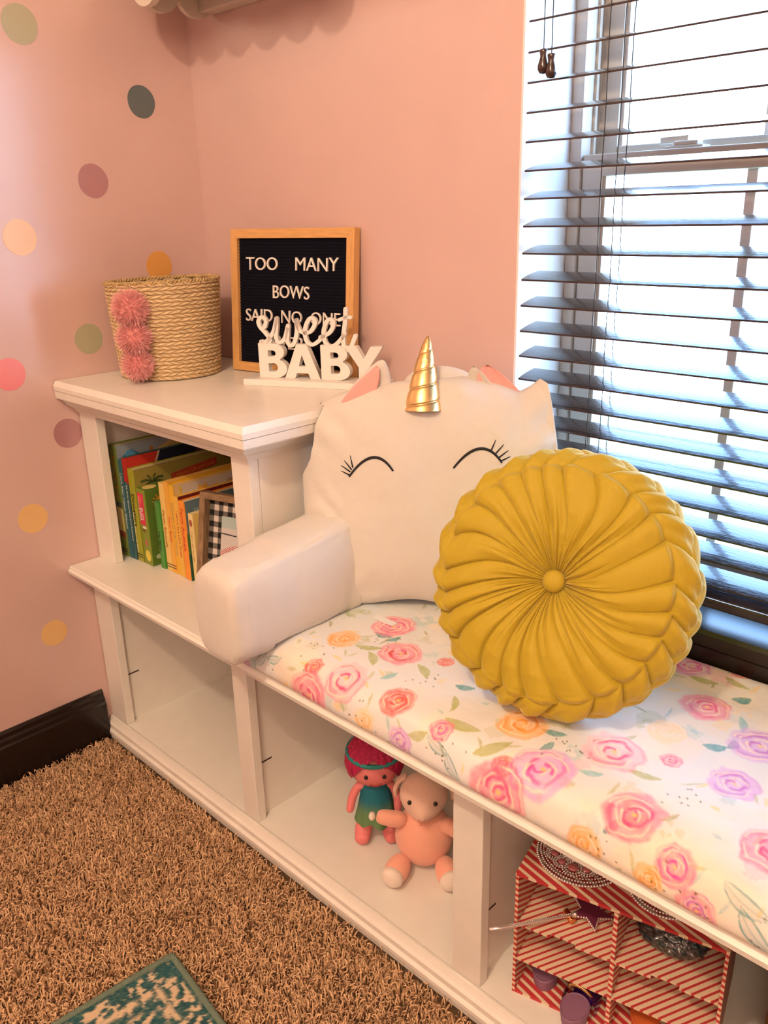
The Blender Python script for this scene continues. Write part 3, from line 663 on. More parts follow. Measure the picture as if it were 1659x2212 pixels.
board_line('SAID  NO  ONE', 0.0365, 0.2865, 0.1050, 0.0250)
board_line('EVER.', 0.1080, 0.2030, 0.0520, 0.0250)

# ================================================================ SWEET BABY SIGN
SG = thing('word_sign', 'white wooden word sign reading sweet baby in front of the letter board', 'sign', (0.36274, -0.18966, TZ), 0.42634)
MB().box((0, 0, 0), (0.2940, 0.062, 0.0125), 0.0008).build('base', WHITE_S := mat('white_sign_paint', (0.80, 0.76, 0.71), 0.4, var=0.02), SG)
y_ = 0.033
def poly_letter(outs, parent, ox, oz, w_, h_, y, dep):
    cu = bpy.data.curves.new('letter', 'CURVE'); cu.dimensions = '2D'; cu.fill_mode = 'BOTH'; cu.extrude = dep
    for pts in outs:
        sp = cu.splines.new('POLY'); sp.points.add(len(pts)-1); sp.use_cyclic_u = True
        for i, (px, pz) in enumerate(pts): sp.points[i].co = (ox+px*w_, oz+pz*h_, 0, 1)
    o = bpy.data.objects.new('tmp', cu); COL.objects.link(o); dg = bpy.context.evaluated_depsgraph_get(); me = bpy.data.meshes.new_from_object(o.evaluated_get(dg))
    bpy.data.objects.remove(o); bpy.data.curves.remove(cu)
    for v in me.vertices: v.co = Vector((v.co.x, y-v.co.z, v.co.y))
    me.materials.clear(); me.update(); return put('letter', me, WHITE_S, parent)
def arc(cx, cz, rx, rz, a0, a1, n=12): return [(cx+rx*math.cos(a0+(a1-a0)*i/n), cz+rz*math.sin(a0+(a1-a0)*i/n)) for i in range(n+1)]
LETB = [[(0.0, 0.0)]+arc(0.60, 0.27, 0.40, 0.27, -PI/2, PI*0.36)+arc(0.56, 0.755, 0.36, 0.245, -PI*0.30, PI/2)+[(0.0, 1.0)],
        [(0.34, 0.18)]+arc(0.53, 0.30, 0.14, 0.12, -PI/2, PI/2)+[(0.34, 0.42)], [(0.34, 0.62)]+arc(0.50, 0.71, 0.12, 0.09, -PI/2, PI/2)+[(0.34, 0.80)]]
LETA = [[(0.0, 0.0), (0.28, 0.0), (0.34, 0.16), (0.66, 0.16), (0.72, 0.0), (1.0, 0.0), (0.64, 1.0), (0.36, 1.0)], [(0.40, 0.36), (0.60, 0.36), (0.50, 0.70)]]
LETY = [[(0.36, 0.0), (0.64, 0.0), (0.64, 0.40), (1.0, 1.0), (0.69, 1.0), (0.50, 0.64), (0.31, 1.0), (0.0, 1.0), (0.36, 0.40)]]
for L_, xa, xb in ((LETB, 0.0245, 0.0850), (LETA, 0.0800, 0.1560), (LETB, 0.1580, 0.2180), (LETY, 0.2080, 0.2850)):
    poly_letter(L_, SG, xa, 0.0126, xb-xa, 0.0665, y_, 0.0075)
def script_word():
    # pen strokes of "sweet" traced as a path in sign coordinates (x, z)
    S = 0.2050/900; ox, oz = 0.0270, 0.0745
    strokes = [
        [(60, 190), (75, 250), (40, 290), (0, 250), (10, 190), (60, 130), (105, 60), (70, 5), (20, 0), (15, 40), (50, 30), (100, 75), (150, 150), (175, 230), (185, 275)],
        [(185, 275), (180, 180), (170, 100), (185, 40), (225, 40), (265, 90), (295, 190)],
        [(300, 205), (290, 110), (285, 50), (310, 5), (345, 20), (375, 90), (390, 180), (385, 260)],
        [(385, 260), (400, 200), (430, 150), (490, 140)],
        [(455, 130), (520, 150), (565, 210), (575, 265), (540, 290), (500, 250), (470, 160), (480, 60), (530, 20), (590, 50), (650, 110)],
        [(620, 100), (700, 135), (745, 195), (755, 250), (720, 280), (680, 235), (655, 140), (668, 50), (715, 10), (770, 30), (830, 90), (860, 140)],
        [(880, 380), (870, 250), (848, 110), (850, 20), (885, -25), (920, 10), (965, 120)],
        [(815, 275), (880, 300), (925, 300)]]
    b = MB()
    for s in strokes:
        P = [Vector((ox+x*S*0.92, 0, oz+z*S*0.83)) for x, z in s]
        # Catmull-Rom smoothing
        Q = []
        for i in range(len(P)-1):
            p0 = P[max(i-1, 0)]; p1 = P[i]; p2 = P[i+1]; p3 = P[min(i+2, len(P)-1)]
            for j in range(8):
                t = j/8; Q.append(0.5*((2*p1)+(p2-p0)*t+(2*p0-5*p1+4*p2-p3)*t*t+(3*p1-p0-3*p2+p3)*t*t*t))
        Q.append(P[-1]); n = len(Q)
        hw = [0.0030+0.0012*abs((Q[min(i+1, n-1)]-Q[max(i-1, 0)]).normalized().z) for i in range(n)]
        L = []; R_ = []
        for i in range(n):
            t = (Q[min(i+1, n-1)]-Q[max(i-1, 0)]).normalized(); nn = Vector((-t.z, 0, t.x)); L.append(Q[i]+nn*hw[i]); R_.append(Q[i]-nn*hw[i])
        y0, y1 = y_-0.0035, y_+0.0035; k = []
        vs = [(p.x, y0, p.z) for p in L]+[(p.x, y0, p.z) for p in R_]+[(p.x, y1, p.z) for p in L]+[(p.x, y1, p.z) for p in R_]
        fs = []
        for i in range(n-1):
            fs += [(i, i+1, n+i+1, n+i), (2*n+i+1, 2*n+i, 3*n+i, 3*n+i+1), (i+1, i, 2*n+i, 2*n+i+1), (n+i, n+i+1, 3*n+i+1, 3*n+i)]
        b.add(vs, fs)
        for q, h_ in ((Q[0], hw[0]), (Q[-1], hw[-1])):
            b.prism([(q.x+h_*math.cos(2*PI*k/14), q.z+h_*math.sin(2*PI*k/14)) for k in range(14)], 1, y0+0.0001, y1-0.0001)
    b.build('script_word', WHITE_S, SG)
script_word()
# ================================================================ UNICORN BACKREST PILLOW
UN = thing('unicorn_pillow', 'white plush unicorn backrest pillow with sleepy eyes sitting on the bench cushion', 'pillow', (0, 0, 0))
UP0 = Vector((0.81, -0.235, 0.515)); UNn = Vector((0.6, -0.8, 0.15)).normalized()
URt = Vector((0, 0, 1)).cross(UNn).normalized(); UUp = UNn.cross(URt)
PLUSH = mat('white_plush', (0.66, 0.61, 0.55), 0.85, bump=0.25, bscale=350, sheen=0.25)
def ul(x, y, z):                      # pillow coordinates: x right, y out of the face, z up
    return UP0+URt*x+UNn*y+UUp*z
RIGHT = (-0.205, -0.1)
tx = [-0.185, -0.165, -0.14, -0.10, -0.03, 0.05, 0.11, 0.17, 0.205, 0.225, 0.245, 0.270, 0.295]
tz = [0.330, 0.352, 0.370, 0.388, 0.400, 0.408, 0.412, 0.402, 0.392, 0.404, 0.418, 0.412, 0.370]
lz = [-0.02, 0.0, 0.05, 0.12, 0.18, 0.25, 0.31, 0.36, 0.42]; lx = [-0.140, -0.140, -0.150, -0.160, -0.165, -0.168, -0.172, -0.170, -0.15]
def uface(x, z, side=1):
    cx = 0.055; hx = 0.225
    u = np.clip((x-cx)/hx, -1, 1); ztop = np.interp(x, tx, tz); v = np.clip(2*z/ztop-1, -1, 1)
    t = ((1-np.abs(u)**3.0)*(1-np.abs(v)**3.4))
    return -0.045+side*(0.012+0.052*np.clip(t, 0, 1)**0.55)
def press(W, ylim=-0.014):
    """Where the plush touches the hutch, the wall and the cushion it flattens."""
    X, Y, Z = W[..., 0], W[..., 1], W[..., 2]
    near = (Y > -0.412) & (Z < 0.868) & (Z > 0.78)
    X = np.where(near, np.maximum(X, 0.6585), X)
    X = np.where((Y > -0.364) & (Z <= 0.79), np.maximum(X, 0.603+0.0555*sst(0.70, 0.79, Z)), X)
    Z = np.where((X > 0.60) & (Y > -0.44), np.maximum(Z, 0.5195), Z)
    Y = np.minimum(Y, ylim)
    return np.stack([X, Y, Z], -1)
def unicorn_body():
    n = 150; a = np.linspace(-1, 1, n); U, V_ = np.meshgrid(a, a, indexing='ij')
    # square to slightly rounded square
    k = 0.09; Ur = U*np.sqrt(1-k*V_*V_); Vr = V_*np.sqrt(1-k*U*U)
    sh = []
    for side in (1, -1):
        z0 = (Vr+1)/2; xl = np.interp(z0*0.40, lz, lx); xr = 0.283-0.010*np.abs(2*z0-1)**2-0.02*sst(0.2, 0, z0)
        x = xl+(xr-xl)*(Ur+1)/2; ztop = np.interp(x, tx, tz)
        ztop = np.convolve(np.ones(1), np.ones(1))[0]*ztop
        zb = 0.004+0.018*np.exp(-((x-0.03)/0.07)**2)
        z = zb+(ztop-zb)*z0
        t = (1-np.abs(U)**3.0)*(1-np.abs(V_)**3.2)
        edge = 1-np.clip(t, 0, 1)
        wr = 0.006*np.sin(z*95+x*18+1.5*np.sin(x*40))*np.exp(-((x-0.262)/0.045)**2)        # folds at the right edge
        wr += 0.0045*np.sin(x*85+2*np.sin(z*30))*np.exp(-((z-ztop)/0.035)**2)*sst(-0.10, 0.0, x)
        wr += 0.004*np.sin((z*1.3+x)*70)*np.exp(-(((x+0.12)/0.05)**2+((z-0.335)/0.05)**2))
        wr += 0.0035*np.sin((x-z)*90)*np.exp(-(((x+0.10)/0.05)**2+((z-0.03)/0.05)**2))
        wr += 0.0035*np.sin((x*0.6+z*1.2)*110+2*np.sin(x*60))*np.exp(-(((x+0.13)/0.04)**2+((z-0.17)/0.05)**2)); wr += 0.012*(fbm(x*11, z*11, 41)-0.5)+0.003*(fbm(x*40, z*40, 42)-0.5)*edge
        y = -0.045+side*(0.060*np.clip(t, 0, 1)**0.5+wr*np.clip(t*3, 0, 1))
        if side < 0: y = np.maximum(y, -0.045-0.050*np.clip(t, 0, 1)**0.5*0.9)
        W = np.array(UP0)+x[..., None]*np.array(URt)+y[..., None]*np.array(UNn)+z[..., None]*np.array(UUp)
        sh.append(press(W, -0.020-side*0.008*np.clip(t*5, 0, 1)))
    q0 = []
    vs = np.concatenate([sh[0].reshape(-1, 3), sh[1].reshape(-1, 3)]); i, j = np.meshgrid(np.arange(n-1), np.arange(n-1), indexing='ij')
    q = np.stack([i*n+j, (i+1)*n+j, (i+1)*n+j+1, i*n+j+1], -1).reshape(-1, 4)
    o = npmesh('back_cushion', vs, np.concatenate([q[:, ::-1], q+n*n]), PLUSH, UN)
    import bmesh
    bm = bmesh.new(); bm.from_mesh(o.data); bmesh.ops.remove_doubles(bm, verts=bm.verts, dist=2e-4); bmesh.ops.recalc_face_normals(bm, faces=bm.faces); bm.to_mesh(o.data); bm.free()
    for p in o.data.polygons: p.use_smooth = True
    return sh[0].reshape(-1, 3)
UFRONT = unicorn_body()
UL_ = (UFRONT-np.array(UP0)); ULx = UL_@np.array(URt); ULy = UL_@np.array(UNn); ULz = UL_@np.array(UUp)
def onface(x, z, e=0.0007):
    d = (ULx-x)**2+(ULz-z)**2; k = np.argpartition(d, 6)[:6]; w_ = 1/(d[k]+1e-7); return ul(x, float((ULy[k]*w_).sum()/w_.sum())+e, z)
THREAD = mat('black_embroidery', (0.006, 0.006, 0.009), 0.7, bump=0.5, bscale=900)
def eye(pts, lashes):
    P = []; n = 26
    xs_ = np.linspace(0, 1, n); p0, p1, p2 = [np.array(p) for p in pts]
    ctrl = 2*p1-0.5*(p0+p2)
    path = [(1-t)**2*p0+2*t*(1-t)*ctrl+t*t*p2 for t in xs_]
    b = MB(); b.tube([onface(*p) for p in path], [0.0016+0.0008*math.sin(PI*t) for t in xs_], 8)
    for (ax, az, bx, bz) in lashes: b.tube([onface(ax, az), onface((ax+bx)/2, (az+bz)/2), onface(bx, bz)], [0.0013, 0.0011, 0.0005], 6)
    b.build('closed_eye', THREAD, UN)
eye([(-0.0765, 0.2465), (-0.036, 0.2800), (-0.001, 0.2585)], [(-0.0700, 0.262, -0.0745, 0.282), (-0.0720, 0.258, -0.0850, 0.2735), (-0.0745, 0.2545, -0.0905, 0.265), (-0.0760, 0.249, -0.0905, 0.2555)])
eye([(0.0980, 0.2640), (0.140, 0.2965), (0.1765, 0.2740)], [(0.158, 0.292, 0.166, 0.311), (0.165, 0.2875, 0.179, 0.3035), (0.171, 0.282, 0.1865, 0.2940), (0.174, 0.2765, 0.190, 0.284)])
# horn: a wound cone of gold cloth
def horn():
    nt_ = 72; nv = 120; T, V_ = np.meshgrid(np.linspace(0, 2*PI, nt_, endpoint=False), np.linspace(0, 1, nv), indexing='ij')
    r = 0.0285*(1-V_)**0.66*(1-0.06*V_)+0.0012
    ph = V_*4.3+T/(2*PI)+0.35; f = ph-np.floor(ph)
    g = np.exp(-(np.minimum(f, 1-f)/0.055)**2)
    r = r*(1+0.05*np.sin(PI*f)**0.7)-0.0016*g*(1-V_*0.6)+0.0006*(fbm(T*4, V_*25, 6)-0.5)
    H = 0.120; cx = 0.006*V_**2; x = r*np.cos(T)+cx; y = r*np.sin(T)*0.92; z = H*V_
    a = np.array([0.046, -0.006, 0.357]); W = np.array(UP0)+(x+a[0])[..., None]*np.array(URt)+(y+a[1]-0.020*V_)[..., None]*np.array(UNn)+(z+a[2])[..., None]*np.array(UUp)
    o = grid(W, 'horn', mat('gold_foil_cloth', (0.80, 0.56, 0.25), 0.36, metal=1.0, bump=0.12, bscale=150), UN, closed_u=True)
    o['label'] = 'shiny gold spiral horn'
horn()
PINKF = mat('pink_plush', (0.86, 0.40, 0.36), 0.85, bump=0.3, bscale=350, sheen=0.3)
def ear(name, base_l, base_r, tip, bow, m_, thick, shrink, dy):
    """a leaf shaped, cupped ear between two base points and a tip, all in pillow coordinates."""
    bl_, br, tp = Vector(base_l), Vector(base_r), Vector(tip); n = 18
    mid = (bl_+br)/2; vs = []; 
    ax = (tp-mid); side = (br-bl_)/2
    for s_ in (1, -1):
        for i in range(n+1):
            t = i/n; wdt = (1-t)**0.62*(1+0.15*math.sin(PI*t))*shrink
            for k in range(n+1):
                u = 2*k/n-1; p = mid+ax*t*(shrink if t > 0 else 1)+side*u*wdt
                e_ = max(0, (1-u*u))**0.5*min(1, (1-t)*5)**0.5
                d = bow*(u*u-0.5)*(1-t*0.3)+dy; vs.append(ul(p.x, p.y+d+s_*thick*e_, p.z))
    m1 = (n+1)*(n+1); fs = []
    for i in range(n):
        for k in range(n):
            q = (i*(n+1)+k, i*(n+1)+k+1, (i+1)*(n+1)+k+1, (i+1)*(n+1)+k); fs.append(q); fs.append(tuple(m1+j for j in q[::-1]))
    return MB().add(vs, fs, True).build(name, m_, UN, weld=True)
e1 = ear('ear', (-0.094, -0.030, 0.366), (-0.016, -0.045, 0.372), (-0.026, -0.036, 0.440), 0.004, PLUSH, 0.008, 1.0, 0.0)
e2 = ear('inner_ear', (-0.094, -0.026, 0.368), (-0.040, -0.034, 0.374), (-0.031, -0.031, 0.430), 0.003, PINKF, 0.0035, 0.98, 0.0075); 
e3 = ear('ear', (0.118, -0.055, 0.398), (0.160, -0.035, 0.392), (0.128, -0.035, 0.428), 0.008, PLUSH, 0.006, 1.0, 0.0)
e4 = ear('inner_ear', (0.136, -0.048, 0.396), (0.206, -0.048, 0.382), (0.150, -0.040, 0.430), 0.012, PINKF, 0.005, 1.0, 0.006)
b = MB(); M_ = Matrix.Identity(3)
for i in range(3): M_[i][0] = URt[i]; M_[i][1] = UNn[i]; M_[i][2] = UUp[i]
b.ell(ul(0.070, -0.060, 0.396), (0.062, 0.020, 0.032), 28, M_); b.build('mane_tuft', PLUSH, UN)
def uarm(sgn, p_in, p_out, w_, h0, h1, name='arm', seam=True):
    """a stuffed arm cushion: boxy sections swept from p_in to p_out, with a sewn end cap."""
    nu = 64; nv = 96; pin = np.array(p_in); pout = np.array(p_out); d = pout-pin; L = np.linalg.norm(d); d = d/L; sd = np.array([-d[1], d[0], 0]); sd = sd/np.linalg.norm(sd)
    T, V_ = np.meshgrid(np.linspace(0, 2*PI, nu, endpoint=False), np.linspace(0, 1, nv), indexing='ij')
    capz = 0.86; e = np.where(V_ > capz, np.clip(1-((V_-capz)/(1-capz))**3.2, 0, 1)**0.45, 1.0)
    p = 0.52; ct = np.cos(T); st = np.sin(T)
    hh = h0+(h1-h0)*V_
    X_ = np.sign(ct)*np.abs(ct)**p*w_*(0.94+0.06*V_)*e; Z_ = np.sign(st)*np.abs(st)**p*hh*e
    along = L*np.where(V_ > capz, capz+(1-capz)*0.75*np.sin((V_-capz)/(1-capz)*PI/2), V_)
    sm = 0.0014*np.exp(-((V_-capz+0.004)/0.006)**2)                                        # piped seam round the end cap
    for a0 in (PI*0.25, PI*0.75): sm = sm+0.0022*np.exp(-((np.mod(T-a0+PI, 2*PI)-PI)/0.05)**2)*(V_ < capz)
    k = 1+sm/w_; wr = 0.008*(fbm(T*3, V_*7, 51)-0.5)+0.0035*np.sin(V_*40+2*np.cos(T))*sst(0.35, 0.0, V_)
    k = k+wr/w_
    P = pin+along[..., None]*d+(X_*k)[..., None]*sd+np.stack([0*V_, 0*V_, Z_*k], -1)
    P = press(P)
    o = grid(P, name, PLUSH, UN, closed_u=True, flip=(sgn > 0)); return o
uarm(1, (0.692, -0.200, 0.606), (0.680, -0.530, 0.574), 0.061, 0.096, 0.078)
uarm(-1, (0.985, -0.100, 0.590), (1.045, -0.185, 0.580), 0.045, 0.060, 0.055)
o = MB().box((0.790, -0.268, 0.5197), (0.835, -0.255, 0.5212)).build('care_tag', mat('white_satin', (0.8, 0.8, 0.8), 0.4), UN)


# ================================================================ ROUND MUSTARD PILLOW
RP = thing('round_pillow', 'round pleated mustard velvet pillow with a centre button, standing on the cushion', 'pillow', (0, 0, 0))
VEL = None
def velvet():
    mt, n, b = nodes('mustard_velvet'); N = n.nodes; L = n.links
    b.inputs['Base Color'].default_value = (0.45, 0.32, 0.012, 1); b.inputs['Roughness'].default_value = 0.7
    b.inputs['Sheen Weight'].default_value = 0.5; b.inputs['Sheen Roughness'].default_value = 0.4; b.inputs['Sheen Tint'].default_value = (1.0, 0.88, 0.45, 1)
    t = N.new('ShaderNodeTexCoord'); nz = N.new('ShaderNodeTexNoise'); nz.inputs['Scale'].default_value = 420; L.new(t.outputs['Object'], nz.inputs[0])
    bp = N.new('ShaderNodeBump'); bp.inputs['Strength'].default_value = 0.15; bp.inputs['Distance'].default_value = 0.001; L.new(nz.outputs[0], bp.inputs['Height']); L.new(bp.outputs[0], b.inputs['Normal'])
    return mt
VEL = velvet()
def round_pillow():
    R = 0.176; NP = 24
    prof = np.array([(0.0008, 0.020), (0.014, 0.022), (0.022, 0.028), (0.040, 0.039), (0.065, 0.047), (0.095, 0.050), (0.122, 0.048), (0.143, 0.042), (0.154, 0.034), (0.163, 0.026), (0.171, 0.015), (0.175, 0.002), (0.175, -0.012), (0.171, -0.026), (0.163, -0.037), (0.152, -0.045), (0.135, -0.052), (0.10, -0.056), (0.05, -0.050), (0.02, -0.035), (0.0008, -0.030)])
    Ls = np.r_[0, np.cumsum(np.hypot(*np.diff(prof, axis=0).T))]
    sF = Ls[8]; sB = Ls[15]
    t = np.concatenate([np.linspace(0, sF, 150), np.linspace(sF, sB, 110)[1:], np.linspace(sB, Ls[-1], 60)[1:]])
    pr = np.interp(t, Ls, prof[:, 0]); pz = np.interp(t, Ls, prof[:, 1])
    nth = 1440; th = np.linspace(0, 2*PI, nth, endpoint=False)
    T, S = np.meshgrid(th, t, indexing='ij'); Rr = np.broadcast_to(pr, T.shape); Zz = np.broadcast_to(pz, T.shape)
    dr = np.gradient(pr, t); dz = np.gradient(pz, t); nr_ = np.broadcast_to(-dz*-1, T.shape); 
    # outward normal of the profile (r, z) curve travelled from front centre to back centre
    nl = np.hypot(dr, dz); NR = np.broadcast_to(-dz/nl, T.shape); NZ = np.broadcast_to(dr/nl, T.shape)
    jit = 0.16*np.sin(T*3+1)+0.13*np.sin(T*5+2.2)+0.10*np.sin(T*7+0.4)
    s = np.clip(S/sF, 0, 1)
    # face pleats: shingled wedges that curve as they run outwards
    ph = NP*T/(2*PI)+jit-0.95*s**1.6+0.10*np.sin(s*5+T*4); f = ph-np.floor(ph); idx = np.mod(np.floor(ph), NP)
    amp = (0.0016+0.0072*s**1.1)*(1-0.25*sst(0.93, 1.0, s))
    h = amp*(0.35*f+0.65*np.sin(PI*np.clip(f, 0, 1)**1.4)**0.8*1.0)-0.0016*np.exp(-((np.minimum(f, 1-f))/0.05)**2)*(0.4+s)
    rnd = vnoise(idx*7.3, idx*3.1, 3)
    h2 = 0.0016*np.sin(2*PI*(f*1.5+rnd*3)+6*s)*np.exp(-((s-0.15-0.45*rnd)/0.28)**2)     # gathers running out of the button
    h3 = -0.0022*np.exp(-(((f-0.35-0.3*rnd+0.25*s)/0.05)**2))*np.exp(-(((s-0.30)/(0.16+0.22*rnd))**2))
    fine = 0.0012*np.sin(T*NP*2+3*rnd)*np.exp(-(s/0.16)**2)
    face = (h+h2+h3+fine)*sst(0.0, 0.10, s)
    # braided edge: two rows of slanted folds
    v = np.clip((S-sF)/(sB-sF), 0, 1); NB = NP
    sl1 = ph0 = NB*T/(2*PI)+jit
    a1 = sl1-0.95+1.55*v; f1 = a1-np.floor(a1); a2 = sl1-0.95+1.9-1.8*v; f2 = a2-np.floor(a2)
    b1 = 0.0190*np.clip(f1, 0, 1)**0.55*(1-np.clip(f1, 0, 1)**9)*1.0*np.sin(PI*np.clip((v+0.10)/0.68, 0, 1))**0.7
    b2 = 0.0190*np.clip(f2, 0, 1)**0.55*(1-np.clip(f2, 0, 1)**9)*1.0*np.sin(PI*np.clip((v-0.30)/0.72, 0, 1))**0.7
    br = np.maximum(b1+0.0015*np.sin(f1*14)*np.sin(PI*np.clip(v/0.6, 0, 1)), b2)
    k = sst(0.0, 0.06, v)*sst(1.0, 0.94, v)
    bs = np.clip((S-sB)/(Ls[-1]-sB), 0, 1); fb_ = sl1-np.floor(sl1)
    back = 0.004*np.sin(PI*fb_)**0.7*(1-bs)
    D = np.where(v <= 0, face, 0)+np.where((v > 0) & (v < 1), face*(1-k)+(br-0.003)*k, 0)+np.where(v >= 1, back, 0)
    # points where each face pleat ends in a tip over the braid
    D = D+0.0045*np.exp(-((s-0.965)/0.035)**2)*np.sin(PI*f)**1.0*(v <= 0.0)
    r = np.maximum(Rr+NR*D, 0.0003); z = Zz+NZ*D
    sag = 1-0.015*np.cos(T-PI/2)
    x = r*np.cos(T); y = r*np.sin(T)*sag
    V = np.stack([x, y, z], -1)
    return V
RV = round_pillow()
RPc = Vector((1.158, -0.250, 0.690))-CR*0.016-CF*0.012
toC = (Vector(CAM_POS)-RPc).normalized()
nrm = (toC*math.cos(math.radians(19))-CR*math.sin(math.radians(19)))
nrm = Vector((nrm.x, nrm.y, 0)).normalized()*math.cos(math.radians(22))+Vector((0, 0, 1))*math.sin(math.radians(22))
rr_ = Vector((0, 0, 1)).cross(nrm).normalized(); ru_ = nrm.cross(rr_)
RB = np.array([list(rr_), list(ru_), list(nrm)])
RW_ = RV@RB; RW_[..., 2] = RW_[..., 2]
zmin = RW_[..., 2].min(); 
zoff = 0.5185-zmin-0.003
RPo = np.array([RPc.x, RPc.y, zoff]); RW_ = RW_+RPo; RW_[..., 2] = np.maximum(RW_[..., 2], 0.5195)
grid(RW_, 'pleated_cover', VEL, RP, closed_u=True)
def rpl(x, y, z): return Vector(tuple(RPo+np.array([x, y, z])@RB))
Mr = Matrix.Identity(3)
for i in range(3): Mr[i][0] = rr_[i]; Mr[i][1] = ru_[i]; Mr[i][2] = nrm[i]
MB().lathe([(0.0003, 0.034), (0.006, 0.0336), (0.0112, 0.0318), (0.0148, 0.0282), (0.0152, 0.0245), (0.013, 0.021), (0.0003, 0.020)][::-1], rpl(0, 0, 0), 36, M=Mr).build('button', VEL, RP)

# ================================================================ BOOKS
PAGE = mat('page_edges', (0.72, 0.60, 0.42), 0.8, var=0.08, vscale=200)
def book(label, x0, x1, y, ztop, depth, spine, cover, title='', tcol=BLACK, tz=None, th=0.6, extras=None, name='picture_book', stripes=False, rounded=False, lean=0.0, block=False, subtitle=None):
    bk = thing(name, label, 'book', (x0, y, LZ1+0.0004), 0, 'picture books in the hutch')
    bk.rotation_euler = (0, lean, 0)
    w_ = x1-x0; H = ztop-LZ1; t = 0.0022 if not block else 0.0008
    sm = mat('spine_%d' % int(x0*10000), spine, 0.4); cm = mat('cover_%d' % int(x0*10000), cover, 0.4)
    if rounded:
        pts = [(0, 0.006), (0.0006, 0.002), (w_*0.2, 0.0004), (w_*0.5, 0), (w_*0.8, 0.0004), (w_-0.0006, 0.002), (w_, 0.006), (w_, 0.008), (0, 0.008)]
        MB().prism(pts, 2, 0, H).build('spine', sm, bk)
    else: MB().box((0, 0, 0), (w_, t, H), 0.0004).build('spine', sm, bk)
    MB().box((0, t+0.0001, 0), (t, depth, H)).build('front_cover', sm, bk)
    MB().box((w_-t, (0.008 if rounded else t)+0.0001, 0), (w_, depth, H)).build('back_cover', cm, bk)
    MB().box((t+0.0001, (0.008 if rounded else t)+0.0002, 0.002), (w_-t-0.0001, depth-0.003, H-(0.003 if not block else 0.0006))).build('pages', PAGE if not block else cm, bk)
    if title:
        tz = tz if tz is not None else H-0.02
        L = min(th, tz-0.012); hgt = w_*0.62
        text('title', title, hgt, tcol, bk, (w_*0.24, -0.0004, tz), (0, 0, -1), (1, 0, 0), fit=(L, hgt*0.72), depth=0.0002)
    if stripes:
        for zz in (0.010, 0.016): MB().box((0.0003, -0.0004, zz), (w_-0.0003, 0.0002, zz+0.002)).build('spine_band', mat('band_dark', (0.05, 0.03, 0.02), 0.5), bk)
    if extras: extras(bk, w_, H, depth)
    return bk
def patch(bk, w_, pts, c, nm='cover_art', e=0.0004, label=None):      # flat printed shape on the right hand cover
    return MB().prism(pts, 0, w_-0.0002, w_+e).build(nm, mat('print_%s' % '_'.join('%d' % int(v*255) for v in c), c, 0.45), bk)
def circ(cy, cz, r, n=20, ry=None): return [(cy+r*math.cos(2*PI*k/n), cz+(ry or r)*math.sin(2*PI*k/n)) for k in range(n)]
def spatch(bk, pts, c, nm='spine_art', e=0.0004): return MB().prism(pts, 1, -e, 0.0003).build(nm, mat('print_%s' % '_'.join('%d' % int(v*255) for v in c), c, 0.45), bk)
CWHT = mat('print_white', (0.8, 0.8, 0.75), 0.5); CRED = mat('print_red', (0.55, 0.05, 0.03), 0.5); CBRN = mat('print_brown', (0.30, 0.12, 0.04), 0.5); COR = mat('print_orange', (0.65, 0.22, 0.03), 0.5); CNAV = mat('print_navy', (0.03, 0.04, 0.10), 0.5); CYEL = mat('print_yellow', (0.8, 0.6, 0.2), 0.5)
def ex1(bk, w_, H, d):
    patch(bk, w_, [(0.012, H-0.085), (d, H-0.085), (d, H-0.004), (0.012, H-0.004)], (0.30, 0.36, 0.40))
    patch(bk, w_, [(0.09, H-0.08), (0.20, H-0.08), (0.20, H-0.022), (0.17, H-0.012), (0.13, H-0.014), (0.10, H-0.026)], (0.62, 0.52, 0.20), e=0.0008)
    patch(bk, w_, circ(0.035, H-0.035, 0.024, ry=0.016), (0.05, 0.22, 0.42), e=0.0009); patch(bk, w_, circ(0.035, H-0.024, 0.013, ry=0.010), (0.10, 0.32, 0.52), e=0.0012)
    patch(bk, w_, [(0.075, H-0.07), (0.088, H-0.07), (0.092, H-0.02), (0.084, H-0.014)], (0.42, 0.20, 0.06), e=0.0009)
    text('cover_title', 'Usborne', 0.012, CBRN, bk, (w_+0.0009, 0.115, H-0.036), (0, 1, 0), (0, 0, 1), depth=0.0002)
    spatch(bk, [(0.002, 0.060), (w_-0.002, 0.060), (w_-0.002, 0.115), (0.002, 0.118)], (0.75, 0.58, 0.25)); spatch(bk, [(0.002, 0.045), (w_-0.002, 0.045), (w_-0.002, 0.059), (0.002, 0.059)], (0.35, 0.07, 0.04)); spatch(bk, [(0.001, 0.118), (w_-0.001, 0.115), (w_-0.001, 0.130), (0.001, 0.128)], (0.10, 0.12, 0.10))
book('tall green picture book, leftmost of the shelved row', 0.0290, 0.0570, -0.3220, 0.7103, 0.270, (0.20, 0.27, 0.045), (0.28, 0.33, 0.36), 'BUSY Car Book', COR, 0.236, 0.10, ex1, stripes=True)
def ex3(bk, w_, H, d):
    patch(bk, w_, [(0.0, H-0.060), (0.055, H-0.060), (0.080, H-0.006), (0.080, H), (0.0, H)], (0.50, 0.03, 0.02)); patch(bk, w_, [(0.082, H), (0.058, H-0.055), (0.064, H-0.055), (0.088, H)], (0.55, 0.42, 0.25))
    patch(bk, w_, circ(0.20, H-0.03, 0.022), (0.10, 0.03, 0.05)); spatch(bk, [(0.0005, H-0.055), (w_-0.0005, H-0.055), (w_-0.0005, H-0.001), (0.0005, H-0.001)], (0.50, 0.03, 0.02))
book('thin teal picture book pressed against the tall green one', 0.0590, 0.0720, -0.3205, 0.6810, 0.24, (0.05, 0.16, 0.19), (0.05, 0.12, 0.16), 'Little Bear Needs Glasses', CWHT, 0.20, 0.13)
